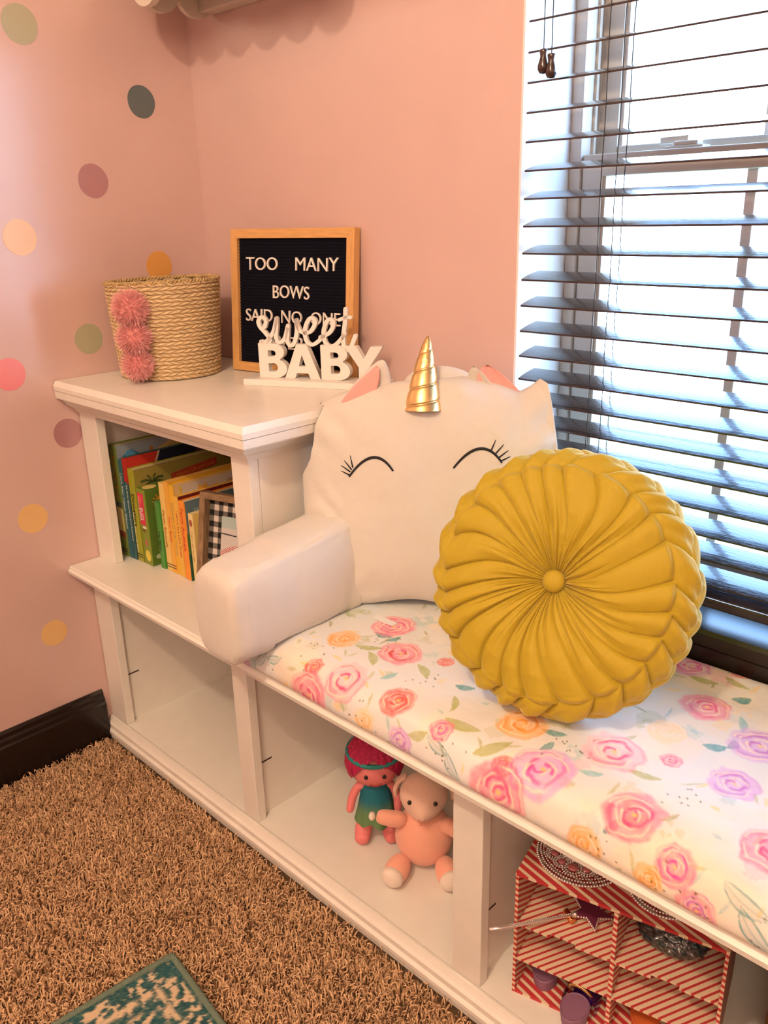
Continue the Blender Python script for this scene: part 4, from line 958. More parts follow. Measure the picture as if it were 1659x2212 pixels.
book('dark navy covered picture book with a red top corner', 0.0745, 0.0870, -0.3190, 0.6880, 0.262, (0.045, 0.13, 0.14), (0.006, 0.010, 0.030), '50 First Questions and Answers', CWHT, 0.175, 0.13, ex3)
def ex4(bk, w_, H, d):
    b = MB(); b.prism([(0.030, H-0.085), (0.036, H-0.085), (0.046, H-0.035), (0.042, H-0.034)], 0, w_-0.0002, w_+0.0006)
    for a in (-0.5, 0.1, 0.7, 1.3, 1.9, 2.5, 3.3, 3.9):
        p = [(0.044, H-0.034)]
        for k in range(5): t = (k+1)/5; p.append((0.044+0.036*t*math.cos(a), H-0.034+0.030*t*math.sin(a)-0.014*t*t+0.002))
        for k in range(4, -1, -1): t = (k+1)/5; p.append((0.044+0.036*t*math.cos(a), H-0.034+0.030*t*math.sin(a)-0.014*t*t-0.003))
        b.prism(p, 0, w_-0.0002, w_+0.0007)
    b.build('palm_picture', mat('print_palm', (0.05, 0.07, 0.02), 0.5), bk)
    patch(bk, w_, [(0.092, H-0.046), (0.215, H-0.034), (0.215, H-0.016), (0.092, H-0.028)], (0.45, 0.05, 0.02)); text('cover_title', 'Usborne Life and Look', 0.012, COR, bk, (w_+0.0006, 0.100, H-0.040), (0, 1, 0.09), (0, 0, 1), fit=(0.110, 0.010), depth=0.0002)
    patch(bk, w_, circ(0.245, H-0.018, 0.006), (0.12, 0.07, 0.03)); patch(bk, w_, circ(0.080, H-0.060, 0.005), (0.02, 0.02, 0.02)); patch(bk, w_, circ(0.055, H-0.068, 0.020, ry=0.006), (0.03, 0.03, 0.02))
    text('spine_question', 'How do grown-ups look?', 0.008, CWHT, bk, (w_*0.05, -0.0004, 0.115), (0, 0, -1), (1, 0, 0), fit=(0.095, 0.006), depth=0.0002)
book('olive yellow dinosaur picture book with a palm and red banner', 0.0890, 0.1130, -0.3170, 0.6650, 0.268, (0.36, 0.37, 0.03), (0.30, 0.25, 0.055), 'Dinosaurs', BLACK, 0.158, 0.075, ex4, stripes=True)
def ex5(bk, w_, H, d):
    spatch(bk, [(0.003, H-0.083), (w_-0.010, H-0.083), (w_-0.009, H-0.010), (0.003, H-0.010)], (0.62, 0.03, 0.07)); text('box_title', 'BUGS', 0.014, CWHT, bk, (w_*0.24, -0.0007, H-0.044), (0, 0, -1), (1, 0, 0), fit=(0.028, 0.011), depth=0.0002)
    text('box_subtitle', 'Matching Games', 0.007, CWHT, bk, (w_*0.11, -0.0007, H-0.020), (0, 0, -1), (1, 0, 0), fit=(0.055, 0.0035), depth=0.0002) ; spatch(bk, circ(w_*0.35, H-0.024, 0.0065, ry=0.009), (0.75, 0.10, 0.12), e=0.0008)
    spatch(bk, circ(w_*0.55, 0.022, 0.010, ry=0.013), (0.75, 0.62, 0.10)); spatch(bk, circ(w_*0.5, 0.088, 0.008, ry=0.003), (0.75, 0.72, 0.62)); spatch(bk, circ(w_*0.42, 0.080, 0.006, ry=0.0035), (0.20, 0.08, 0.02)); spatch(bk, circ(w_*0.50, 0.052, 0.004, ry=0.007), (0.55, 0.12, 0.15))
    for a in range(12): patch(bk, w_, [(0.036, H-0.030), (0.036+0.020*math.cos(a*PI/6-0.10), H-0.030+0.016*math.sin(a*PI/6-0.10)), (0.036+0.020*math.cos(a*PI/6+0.10), H-0.030+0.016*math.sin(a*PI/6+0.10))], (0.62, 0.22, 0.02))
    patch(bk, w_, circ(0.036, H-0.030, 0.009), (0.66, 0.30, 0.02), e=0.0008); patch(bk, w_, circ(0.030, 0.034, 0.011, ry=0.008), (0.70, 0.52, 0.05)); patch(bk, w_, circ(0.030, 0.034, 0.004, ry=0.008), (0.03, 0.03, 0.02), e=0.0008); patch(bk, w_, circ(0.020, 0.020, 0.010, ry=0.006), (0.45, 0.52, 0.30))
    MB().prism([(w_*0.5+0.013*math.cos(2*PI*k/24), 0.022+0.016*math.sin(2*PI*k/24)) for k in range(24)], 2, H-0.0002, H+0.0005).build('lid_badge', CYEL, bk)
book('green card game box with a red panel and insects', 0.1155, 0.1500, -0.3160, 0.6265, 0.065, (0.22, 0.28, 0.025), (0.10, 0.18, 0.025), '', extras=ex5, name='game_box', block=True)['category'] = 'box'
book('small bright green farm book with a rounded spine', 0.1640, 0.1830, -0.3060, 0.6040, 0.13, (0.07, 0.27, 0.045), (0.06, 0.24, 0.04), 'My Farm', BLACK, 0.085, 0.045, rounded=True)
book('pale yellow farm sounds book beside the green farm book', 0.1900, 0.2090, -0.3040, 0.6510, 0.22, (0.80, 0.58, 0.17), (0.82, 0.62, 0.20), 'Farm Sounds', CBRN, 0.140, 0.085, stripes=True)
book('orange yellow book about your body, top edge golden', 0.2096, 0.2250, -0.3030, 0.6570, 0.27, (0.80, 0.42, 0.06), (0.75, 0.40, 0.03), 'Your Body', CRED, 0.130, 0.060, stripes=True)
def ex9(bk, w_, H, d):
    patch(bk, w_, [(0.012, 0.01), (d-0.05, 0.01), (d-0.05, H-0.003), (0.012, H-0.003)], (0.62, 0.52, 0.42)); patch(bk, w_, [(0.014, H-0.05), (0.020, H-0.05), (0.020, H-0.004), (0.014, H-0.004)], (0.75, 0.50, 0.05), e=0.0007)
    patch(bk, w_, [(0.060, H-0.028), (0.062, H-0.010), (0.068, H-0.016), (0.076, H-0.016), (0.082, H-0.010), (0.084, H-0.028)], (0.75, 0.38, 0.05), e=0.0008); patch(bk, w_, [(0.084, H-0.030), (0.105, H-0.030), (0.112, H-0.012), (0.106, H-0.020), (0.084, H-0.022)], (0.75, 0.38, 0.05), e=0.0008)
    text('cover_title', 'USBORNE', 0.009, CBRN, bk, (w_+0.0006, 0.135, H-0.022), (0, 1, 0), (0, 0, 1), depth=0.0002)
    patch(bk, w_, [(d-0.05, 0.01), (d-0.002, 0.01), (d-0.002, H-0.003), (d-0.05, H-0.003)], (0.03, 0.13, 0.30))
book('golden yellow picture book with a fox on its pale cover', 0.2256, 0.2430, -0.3020, 0.6530, 0.27, (0.80, 0.46, 0.03), (0.75, 0.5, 0.2), 'Children of the World', mat('print_grey', (0.45, 0.35, 0.2), 0.5), 0.165, 0.12, ex9)
def ex10(bk, w_, H, d): text('cover_title', 'Lion Tamer', 0.014, CWHT, bk, (w_+0.0004, 0.07, H-0.020), (0, 1, 0), (0, 0, 1), depth=0.0002)
book('yellow spined picture book with a dark red cover', 0.2436, 0.2570, -0.3030, 0.6310, 0.27, (0.80, 0.50, 0.08), (0.17, 0.012, 0.010), 'I want to be a LION TAMER', CRED, 0.150, 0.105, ex10)
def ex11(bk, w_, H, d):
    patch(bk, w_, [(0.0, 0.0), (d, 0.0), (d, 0.060), (0.0, 0.060)], (0.02, 0.09, 0.05)); patch(bk, w_, [(0.0, 0.060), (d, 0.060), (d, 0.105), (0.0, 0.105)], (0.08, 0.18, 0.04)); text('cover_title', 'Flippy Faces', 0.016, mat('print_pale', (0.35, 0.42, 0.42), 0.5), bk, (w_+0.0004, 0.022, H-0.030), (0, 1, 0), (0, 0, 1), depth=0.0002)
book('bright orange farm animals book with a blue grey cover', 0.2610, 0.2820, -0.3040, 0.6260, 0.26, (0.85, 0.30, 0.03), (0.12, 0.19, 0.22), 'Farm Animals', CRED, 0.160, 0.095, ex11)
book('small pale yellow board book nearest the wooden photo frame', 0.2850, 0.3010, -0.2990, 0.6020, 0.15, (0.80, 0.66, 0.30), (0.72, 0.52, 0.14), "That's not my bee", mat('print_tan', (0.5, 0.35, 0.12), 0.5), 0.115, 0.07, lambda bk, w_, H, d: spatch(bk, circ(w_*0.5, H-0.020, 0.005, ry=0.008), (0.35, 0.10, 0.04)))

# ================================================================ PHOTO FRAME
PF = thing('photo_frame', 'weathered wood photo frame with checked mat standing beside the books', 'photo frame', (0, 0, 0))
yw = 0.29; lf = 0.205
ex = Vector((math.cos(yw), math.sin(yw), 0)); bk_ = Vector((-math.sin(yw), math.cos(yw), 0)); up_ = Vector((0, 0, 1))*math.cos(lf)+bk_*math.sin(lf)
basis(PF, (0.3150, -0.3150, LZ1+0.0060), ex, up_)
OLDW = mat('weathered_wood', (0.27, 0.165, 0.085), 0.75, var=0.5, vscale=20, stretch=(14, 14, 1.6), bump=0.6, bscale=60); OLDH = mat('weathered_wood_rail', (0.27, 0.165, 0.085), 0.75, var=0.5, vscale=20, stretch=(1.6, 14, 14), bump=0.6, bscale=60)
FW_, FH_ = 0.190, 0.196; fb_w = 0.0135
for nm, o_, i_, mt in (('frame_rail', ((0, 0), (FW_, 0)), ((fb_w, fb_w), (FW_-fb_w, fb_w)), OLDH), ('frame_rail', ((FW_, FH_), (0, FH_)), ((FW_-fb_w, FH_-fb_w), (fb_w, FH_-fb_w)), OLDH),
                   ('frame_stile', ((0, FH_), (0, 0)), ((fb_w, FH_-fb_w), (fb_w, fb_w)), OLDW), ('frame_stile', ((FW_, 0), (FW_, FH_)), ((FW_-fb_w, fb_w), (FW_-fb_w, FH_-fb_w)), OLDW)):
    MB().prism([o_[0], o_[1], i_[1], i_[0]], 1, 0.0, 0.026).build(nm, mt, PF)
def frame_art():
    n = 160; x = np.linspace(fb_w, FW_-fb_w, n); z = np.linspace(fb_w, FH_-fb_w, n); X, Z = np.meshgrid(x, z, indexing='ij')
    a = np.floor((X-fb_w)/0.0115) % 2; b_ = np.floor((FH_-fb_w-Z)/0.0115) % 2
    g = np.where((a == 0) & (b_ == 0), 0.012, np.where((a == 1) & (b_ == 1), 0.70, 0.16))
    col = np.stack([g, g*0.90, g*0.80], -1); o = grid(np.stack([X, 0*X+0.018, Z], -1), 'checked_mat', attr_mat('gingham', 0.8, 0.3), PF, col, smooth=False)
    x = np.linspace(0.046, FW_-0.046, n); z = np.linspace(0.040, FH_-0.046, n); X, Z = np.meshgrid(x, z, indexing='ij')
    col = np.zeros(X.shape+(3,)); col[:] = (0.60, 0.56, 0.54); t = (Z-0.04)/(FH_-0.086); u = (X-0.046)/(FW_-0.092)
    col[(t > 0.78)] = (0.42, 0.52, 0.50); k = (t < 0.34+0.15*np.sin(u*3)); st_ = np.sin((X*0.8+Z*1.6+0.004*np.sin(u*9))*900) > 0
    col[k] = (0.78, 0.70, 0.66); col[k & st_] = (0.45, 0.05, 0.05); line = np.abs(t-0.66+0.05*(u-0.3)) < 0.012; col[line & (u < 0.4)] = (0.03, 0.03, 0.03)
    grid(np.stack([X, 0*X+0.0168, Z], -1), 'photograph', attr_mat('photo_print', 0.3), PF, col, smooth=False)
frame_art()
MB().box((0.004, 0.0205, 0.004), (FW_-0.004, 0.0255, FH_-0.004)).build('backing', mat('brown_card', (0.15, 0.09, 0.05), 0.8), PF)
st = MB(); st.prism([(0.0262, 0.150), (0.0285, 0.150), (0.074, 0.014), (0.0705, 0.013)], 0, 0.075, 0.115); st.build('easel_strut', MATS['brown_card'], PF)
# ================================================================ SOFT TOYS IN THE MIDDLE CUBBY
def skinned(name, joints, bones, m_, parent, sub=2):
    """one continuous stuffed body grown from joints (position, radius)."""
    me = bpy.data.meshes.new(name); me.from_pydata([j[0] for j in joints], bones, [])
    o = bpy.data.objects.new(name, me); COL.objects.link(o)
    sk = o.modifiers.new('skin', 'SKIN'); sk.use_smooth_shade = True; su = o.modifiers.new('sub', 'SUBSURF'); su.levels = sub; su.render_levels = sub
    for i, j in enumerate(joints):
        r = j[1] if hasattr(j[1], '__len__') else (j[1], j[1]); me.skin_vertices[0].data[i].radius = r
        me.skin_vertices[0].data[i].use_root = (i == 0)
    dg = bpy.context.evaluated_depsgraph_get(); m2 = bpy.data.meshes.new_from_object(o.evaluated_get(dg)); bpy.data.objects.remove(o)
    m2.name = name; m2.materials.clear()
    for p in m2.polygons: p.use_smooth = True
    return put(name, m2, m_, parent)
SALM = mat('salmon_plush', (0.90, 0.42, 0.30), 0.9, bump=0.5, bscale=500, sheen=0.35); BEIGEP = mat('pale_pink_plush', (0.84, 0.54, 0.41), 0.9, bump=0.5, bscale=500, sheen=0.3)
CREAMP = mat('cream_plush', (0.85, 0.72, 0.62), 0.9, bump=0.5, bscale=500, sheen=0.3)
def sheep():
    t = thing('plush_lamb', 'pink plush lamb toy sitting beside the doll in the middle cubby', 'soft toy', (0.885, -0.248, ZB), math.radians(38))
    Z = 0.0
    b = MB().ell((0, 0, 0.062), (0.053, 0.047, 0.060), 36); b.build('body', SALM, t)
    skinned('arm', [((-0.030, -0.012, 0.100), 0.015), ((-0.052, -0.022, 0.110), 0.0165), ((-0.074, -0.026, 0.116), 0.0145), ((-0.084, -0.026, 0.118), 0.010)], [(0, 1), (1, 2), (2, 3)], SALM, t)
    skinned('arm', [((0.030, -0.012, 0.100), 0.015), ((0.050, -0.020, 0.098), 0.0165), ((0.066, -0.024, 0.088), 0.0145), ((0.073, -0.026, 0.082), 0.010)], [(0, 1), (1, 2), (2, 3)], SALM, t)
    MB().ell((-0.0905, -0.029, 0.119), (0.006, 0.008, 0.008), 16).build('paw', CREAMP, t)
    for s in (-1, 1):
        M_ = Matrix.Rotation(s*0.35, 3, 'Z'); lg = MB().ell((s*0.045, -0.052, 0.025), (0.0215, 0.034, 0.0235), 28, M_).build('leg', SALM, t)
        M2 = Matrix.Rotation(s*0.35, 3, 'Z')@Matrix.Rotation(0.25, 3, 'X'); MB().ell((s*0.052, -0.072, 0.0255), (0.0205, 0.0145, 0.0215), 28, M2).build('sole', CREAMP, lg)
    # head: broad skull narrowing to a muzzle
    n = 48; T, P = np.meshgrid(np.linspace(0, 2*PI, n, endpoint=False), np.linspace(0.001, PI-0.001, n//2+8), indexing='ij')
    x = np.sin(P)*np.cos(T); y = np.sin(P)*np.sin(T); z = np.cos(P)
    mz = np.exp(-((x/0.55)**2+((z+0.42)/0.50)**2))*(y < 0)
    X = 0.043*x*(1-0.16*mz)*(1-0.12*np.clip(-z, 0, 1)); Y = 0.037*y*(1+0.48*mz); Z_ = 0.043*z
    hd = grid(np.stack([X, Y-0.004, Z_+0.150], -1), 'head', BEIGEP, t, closed_u=True, flip=False)
    hd.rotation_euler = (0, 0, math.radians(0))
    for s in (-1, 1):
        e = skinned('ear', [((s*0.030, 0.006, 0.182), (0.010, 0.005)), ((s*0.045, 0.008, 0.172), (0.013, 0.005)), ((s*0.052, 0.006, 0.152), (0.011, 0.005)), ((s*0.050, 0.004, 0.138), (0.006, 0.003))], [(0, 1), (1, 2), (2, 3)], BEIGEP, t)
        ey = MB().ell((s*0.0225, -0.0365, 0.158), (0.0042, 0.003, 0.0050), 18).build('eye', mat('black_bead', (0.005, 0.004, 0.004), 0.08, coat=1.0), t)
        MB().lathe([(0.0040, -0.0006), (0.0052, 0.0004), (0.0040, 0.0010)], n=24, cap=False, c=(s*0.0225, -0.0378, 0.158), M=Matrix.Rotation(PI/2, 3, 'X')).build('eye_ring', CREAMP, ey) if False else None
    NS = mat('salmon_thread', (0.62, 0.20, 0.13), 0.8)
    MB().tube([(-0.006, -0.0570, 0.140), (-0.001, -0.0590, 0.136), (0, -0.0590, 0.133), (0.001, -0.0590, 0.136), (0.006, -0.0570, 0.140)], 0.0008, 6).build('nose', NS, t)
    MB().tube([(0, -0.0590, 0.134), (0, -0.0575, 0.129), (-0.005, -0.0545, 0.1255)], 0.0006, 6).build('mouth', NS, t)
sheep()
def doll():
    t = thing('doll', 'small pink rag doll with magenta bobbed hair and a teal to green dress', 'doll', (0.776, -0.262, ZB), math.radians(46)); t.scale = (1.2, 1.2, 1.2)
    SK = mat('doll_pink_cloth', (0.80, 0.22, 0.22), 0.6, bump=0.15, bscale=300); HR = mat('magenta_yarn', (0.50, 0.010, 0.085), 0.6, var=0.4, vscale=30, stretch=(12, 12, 1.5), bump=0.8, bscale=70)
    skinned('body', [((0, 0, 0.070), (0.019, 0.017)), ((0, 0, 0.095), (0.014, 0.012)), ((0, 0, 0.112), (0.009, 0.009)),
                     ((-0.024, 0, 0.104), 0.0075), ((-0.036, -0.005, 0.086), 0.0072), ((-0.040, -0.010, 0.068), 0.0068), ((-0.042, -0.014, 0.060), 0.0055),
                     ((0.024, 0, 0.104), 0.0075), ((0.034, -0.004, 0.084), 0.0072), ((0.034, -0.010, 0.066), 0.0068), ((0.034, -0.014, 0.058), 0.0055),
                     ((-0.016, 0, 0.050), 0.012), ((-0.021, -0.003, 0.022), 0.0150), ((-0.023, -0.014, 0.014), 0.0135), ((-0.025, -0.026, 0.0125), 0.0115),
                     ((0.016, 0, 0.050), 0.012), ((0.021, -0.003, 0.022), 0.0150), ((0.023, -0.014, 0.014), 0.0135), ((0.025, -0.026, 0.0125), 0.0115)],
            [(0, 1), (1, 2), (1, 3), (3, 4), (4, 5), (5, 6), (1, 7), (7, 8), (8, 9), (9, 10), (0, 11), (11, 12), (12, 13), (13, 14), (0, 15), (15, 16), (16, 17), (17, 18)], SK, t, 2)
    # dress: flared, wavy hem, teal fading into green
    n = 72; nv = 30; T, V_ = np.meshgrid(np.linspace(0, 2*PI, n, endpoint=False), np.linspace(0, 1, nv), indexing='ij')
    r = 0.0215+0.0115*V_**1.3+0.0022*np.sin(T*8)*V_**2; z = 0.110-0.070*V_-0.004*np.cos(T*5)*V_**3
    fl = np.where(V_ < 0.12, 0.80+V_*1.6, 1.0)
    k = V_[..., None]; col = np.array([0.015, 0.16, 0.22])*(1-sst(0.35, 0.75, k))+np.array([0.13, 0.24, 0.10])*sst(0.35, 0.75, k)
    grid(np.stack([r*fl*np.cos(T), r*fl*0.85*np.sin(T), z], -1), 'dress', attr_mat('doll_dress', 0.7, 0.3, 600), t, col, closed_u=True, flip=True)
    hd = MB().ell((0, -0.002, 0.142), (0.0400, 0.036, 0.034), 36).build('head', SK, t)
    # bobbed hair: cap with side locks
    n = 80; T, P = np.meshgrid(np.linspace(0, 2*PI, n, endpoint=False), np.linspace(0.001, 2.25, 50), indexing='ij')
    front = np.clip(-np.sin(T), 0, 1); lim = 2.25-1.20*front**2.5+0.25*np.exp(-((np.cos(T)-0.25)/0.2)**2)*(np.sin(T) < 0)*0.6
    Pp = P/2.25*lim; rr = 1.0+0.030*np.sin(T*22+Pp*3)*np.sin(Pp)
    grid(np.stack([0.0455*rr*np.sin(Pp)*np.cos(T), 0.0430*rr*np.sin(Pp)*np.sin(T)+0.000, 0.0440*np.cos(Pp)*rr+0.149], -1), 'hair', HR, t, closed_u=True)
    for s in (-1, 1):
        MB().ell((s*0.0135, -0.0355, 0.141), (0.0035, 0.0022, 0.0042), 18).build('eye', MATS['black_bead'], hd)
    MB().tube([(-0.009, -0.0355, 0.1275), (-0.004, -0.0355, 0.1245), (0.004, -0.0355, 0.1245), (0.009, -0.0355, 0.1275)], 0.0008, 6).build('mouth', mat('red_thread', (0.35, 0.02, 0.03), 0.8), hd)
    # hair ribbon
    MB().tube([(0.0412*math.cos(a), 0.0390*math.sin(a), 0.1655+0.004*math.sin(a)) for a in [2*PI*k/48 for k in range(48)]], 0.0036, 8, closed=True).build('hair_band', mat('teal_ribbon', (0.02, 0.26, 0.24), 0.6), t)
doll()

# ================================================================ STRIPED CARD ORGANISER
def stripes(name, dx, dy, dz, period, duty, c0, c1, rough=0.6):
    mt, n, b = nodes(name); N = n.nodes; L = n.links
    t = N.new('ShaderNodeTexCoord'); d = N.new('ShaderNodeVectorMath'); d.operation = 'DOT_PRODUCT'; d.inputs[1].default_value = (dx/period, dy/period, dz/period)
    L.new(t.outputs['Object'], d.inputs[0]); f = N.new('ShaderNodeMath'); f.operation = 'FRACT'; a = N.new('ShaderNodeMath'); a.operation = 'ADD'; a.inputs[1].default_value = 100.0
    L.new(d.outputs['Value'], a.inputs[0]); L.new(a.outputs[0], f.inputs[0]); g = N.new('ShaderNodeMath'); g.operation = 'GREATER_THAN'; g.inputs[1].default_value = duty; L.new(f.outputs[0], g.inputs[0])
    m_ = N.new('ShaderNodeMix'); m_.data_type = 'RGBA'; L.new(g.outputs[0], m_.inputs[0]); m_.inputs[6].default_value = (*c0, 1); m_.inputs[7].default_value = (*c1, 1); L.new(m_.outputs[2], b.inputs['Base Color'])
    b.inputs['Roughness'].default_value = rough; MATS[name] = mt; return mt
REDC = (0.50, 0.035, 0.040); CRMC = (0.74, 0.58, 0.40)
S_FLOOR = stripes('striped_card_shelf', 0.78, -0.63, 0.0, 0.0098, 0.36, REDC, CRMC); S_TOP = stripes('striped_card_top', 0.42, 0.90, 0.0, 0.0125, 0.60, REDC, CRMC)
S_EDGE = stripes('striped_card_edge', 0.35, 0.6, 0.9, 0.0092, 0.5, REDC, CRMC)
OG = thing('card_organiser', 'red and cream striped card organiser with open cubbies in the right bench cubby', 'organiser', (1.16468, -0.36158, ZB+0.0002), 0.25137)
OWd, OD, OH = 0.2905, 0.185, 0.226; e = 0.0045
def slab(nm, a, b_, m_): return MB().box(a, b_).build(nm, m_, OG)
slab('side_panel', (0, 0, 0), (e, OD, OH-e), S_EDGE); slab('side_panel', (OWd-e, 0, 0), (OWd, OD, OH-e), S_EDGE)
slab('back_panel', (e+0.0002, OD-e, 0), (OWd-e-0.0002, OD, OH-e), S_EDGE); slab('floor_panel', (e+0.0002, 0, 0), (OWd-e-0.0002, OD-e-0.0002, e), S_TOP)
slab('middle_panel', (OWd/2-0.003, 0.001, e+0.0002), (OWd/2+0.003, OD-e-0.0002, OH-e-0.0002), S_EDGE)
slab('top_panel', (-0.0005, -0.0005, OH-e+0.0001), (OWd+0.0005, OD+0.0005, OH), S_TOP)
ZS1, ZS2 = 0.0682, 0.1340
for (xa, xb) in ((e+0.0003, OWd/2-0.0033), (OWd/2+0.0033, OWd-e-0.0003)):
    for zt in (ZS1, ZS2):
        xm = (xa+xb)/2; nw = 0.019 if zt == ZS2 else 0.0
        pts = [(xa, 0.0), (xm-nw, 0.0), (xm-nw, 0.006), (xm+nw, 0.006), (xm+nw, 0.0), (xb, 0.0), (xb, OD-e-0.0003), (xa, OD-e-0.0003)] if nw else [(xa, 0.0), (xb, 0.0), (xb, OD-e-0.0003), (xa, OD-e-0.0003)]
        MB().prism(pts, 2, zt-0.0030, zt).build('shelf_panel', S_FLOOR, OG)
def oloc(x, y, z):
    a = 0.25137; return Vector((1.16468+x*math.cos(a)-y*math.sin(a), -0.36158+x*math.sin(a)+y*math.cos(a), ZB+0.0002+z))
SILV = mat('silver_plastic', (0.80, 0.74, 0.72), 0.28, metal=0.85)
# tiaras lying on top
def tiara(label, c, R, a0, a1, gems=True, zz=0.0):
    t = thing('tiara', label, 'tiara', tuple(c)); b = MB(); g = MB()
    def bead(x, y, z, r=0.0016): b.ell((x, y, z), (r, r, r), 8)
    for rad, r_ in ((R, 0.0024), (R-0.0048, 0.0020), (R-0.0090, 0.0016)):
        n = int((a1-a0)*rad/0.0042)
        for i in range(n+1): a = a0+(a1-a0)*i/n; bead(rad*math.cos(a), rad*math.sin(a), 0.0022+(R-rad)*0.45, r_)
    m_ = max(3, int((a1-a0)*R/0.026))
    for i in range(m_):
        a = a0+(a1-a0)*(i+0.5)/m_; rc = R-0.022; cx, cy = rc*math.cos(a), rc*math.sin(a); big = 1.35 if i == m_//2 else 1.0
        for ringr in (0.0085*big, 0.0120*big):
            q = int(2*PI*ringr/0.0038)
            for k in range(q): an = 2*PI*k/q; bead(cx+ringr*math.cos(an), cy+ringr*math.sin(an), 0.0110, 0.0017)
        if gems: g.ell((cx, cy, 0.0115), (0.0058*big, 0.0058*big, 0.003), 14)
        for k in range(9): bead((R-0.010-k*0.0038)*math.cos(a+0.30), (R-0.010-k*0.0038)*math.sin(a+0.30), 0.005+k*0.0010, 0.0017)
    b.tube([(R*math.cos(a0+(a1-a0)*i/40), R*math.sin(a0+(a1-a0)*i/40), 0.0012) for i in range(41)], 0.0011, 6)
    b.tube([((R-0.034)*math.cos(a0+(a1-a0)*i/40), (R-0.034)*math.sin(a0+(a1-a0)*i/40), 0.0125) for i in range(41)], 0.0012, 6)
    b.build('beaded_lattice', SILV, t)
    if gems: g.build('gems', mat('pink_gem', (0.55, 0.16, 0.17), 0.08, coat=1.0), t)
tiara('silver beaded play tiara lying on the striped organiser, larger and left', oloc(0.072, 0.078, OH+0.0006), 0.064, PI*0.95, PI*2.08)
tiara('thin silver beaded play tiara at the right end of the organiser top', oloc(0.198, 0.066, OH+0.0006), 0.052, PI*1.15, PI*1.9, gems=False)
# star wand
def wand():
    t = thing('star_wand', 'silver beaded star wand poking out of the upper left organiser cubby', 'toy wand', (0, 0, 0))
    A = Vector((1.1570, -0.4120, 0.1985)); B = Vector((1.2285, -0.2990, 0.1930)); d = (B-A).normalized(); L = (B-A).length
    s = d.cross(Vector((0, 0, 1))).normalized(); u = s.cross(d)
    b = MB(); n = 8; P = [A+d*L*i/n for i in range(n+1)]; b.tube(P, [0.0030, 0.0032, 0.0030, 0.0028, 0.0027, 0.0026, 0.0026, 0.0025, 0.0024], 12)
    for i in range(34): 
        q = A+d*(L*0.24+L*0.70*i/33)+u*0.0024; b.ell(q, (0.0011,)*3, 8)
    b.ell(B, (0.0042,)*3, 16); b.build('stick', SILV, t)
    c = B+d*0.026; u2 = (u*0.80-s*0.0+Vector((0, 0, 0.3))).normalized(); 
    fx = d; fy = s.copy(); nn = fx.cross(fy).normalized(); 
    pts = [(0.034*math.cos(PI+k*PI/5)*(1 if k % 2 == 0 else 0.42), 0.034*math.sin(PI+k*PI/5)*(1 if k % 2 == 0 else 0.42)) for k in range(10)]
    core = MB(); cc = [c+fx*x+fy*y-nn*0.0012 for x, y in pts]+[c+fx*x+fy*y+nn*0.0012 for x, y in pts]; core.add(cc, [tuple(range(10))[::-1], tuple(range(10, 20))]+[(i, (i+1) % 10, 10+(i+1) % 10, 10+i) for i in range(10)])
    st = core.build('star', mat('plum_star', (0.16, 0.03, 0.07), 0.25), t); bd = MB()
    for sc in (1.0, 0.80):
        for i in range(10):
            p, q = pts[i], pts[(i+1) % 10]
            for k in range(6): w_ = k/6; bd.ell(c+fx*(p[0]+(q[0]-p[0])*w_)*sc+fy*(p[1]+(q[1]-p[1])*w_)*sc+nn*0.0016, (0.0018,)*3, 8)
    bd.build('star_beads', SILV, st)
wand()
o = MB().lathe([(0.0003, 0), (0.0052, 0.0), (0.0056, 0.001), (0.0056, 0.020), (0.0050, 0.021), (0.0003, 0.021)], (0, 0, 0), 24, M=Matrix.Rotation(PI/2, 3, 'Y')@Matrix.Rotation(0.5, 3, 'X')).build('gold_tube', mat('rose_gold', (0.90, 0.45, 0.20), 0.2, metal=1.0))
o.location = oloc(0.062, 0.050, ZS2+0.0066); tag(o, 'small rose gold tube beside the star wand', 'cosmetic tube')
# wrapped dark bundle in the upper right cubby
wb = thing('wrapped_bundle', 'dark teal crinkled bundle wrapped in clear film in the upper right cubby', 'bundle', tuple(oloc(0.212, 0.068, ZS2+0.0006)))
def lump(R, amp, fr, seed, nm, m_, rough=True):
    n = 90; T, P = np.meshgrid(np.linspace(0, 2*PI, n, endpoint=False), np.linspace(0.001, PI-0.001, 60), indexing='ij')
    x = np.sin(P)*np.cos(T); y = np.sin(P)*np.sin(T); z = np.cos(P)
    d = np.abs(fbm(x*fr+5, y*fr+z*fr*0.7+5, seed)-0.5)*2; k = 1+amp*(d-0.4)
    return grid(np.stack([R[0]*x*k, R[1]*y*k, np.maximum(R[2]*z*k, -R[2]*0.9)+R[2]*0.92], -1), nm, m_, wb, closed_u=True, flip=False)
lump((0.050, 0.040, 0.030), 0.22, 5, 3, 'bundle', mat('dark_teal_sequins', (0.015, 0.045, 0.055), 0.25, bump=1.0, bscale=120, coat=0.5))
fm, n_, p_ = nodes('clear_film'); tr = n_.nodes.new('ShaderNodeBsdfTransparent'); gl = n_.nodes.new('ShaderNodeBsdfGlossy'); mx = n_.nodes.new('ShaderNodeMixShader'); gl.inputs['Roughness'].default_value = 0.12; mx.inputs[0].default_value = 0.16
n_.links.new(tr.outputs[0], mx.inputs[1]); n_.links.new(gl.outputs[0], mx.inputs[2]); n_.links.new(mx.outputs[0], n_.nodes['Material Output'].inputs[0])
lump((0.055, 0.045, 0.033), 0.45, 6, 9, 'clear_film', fm)
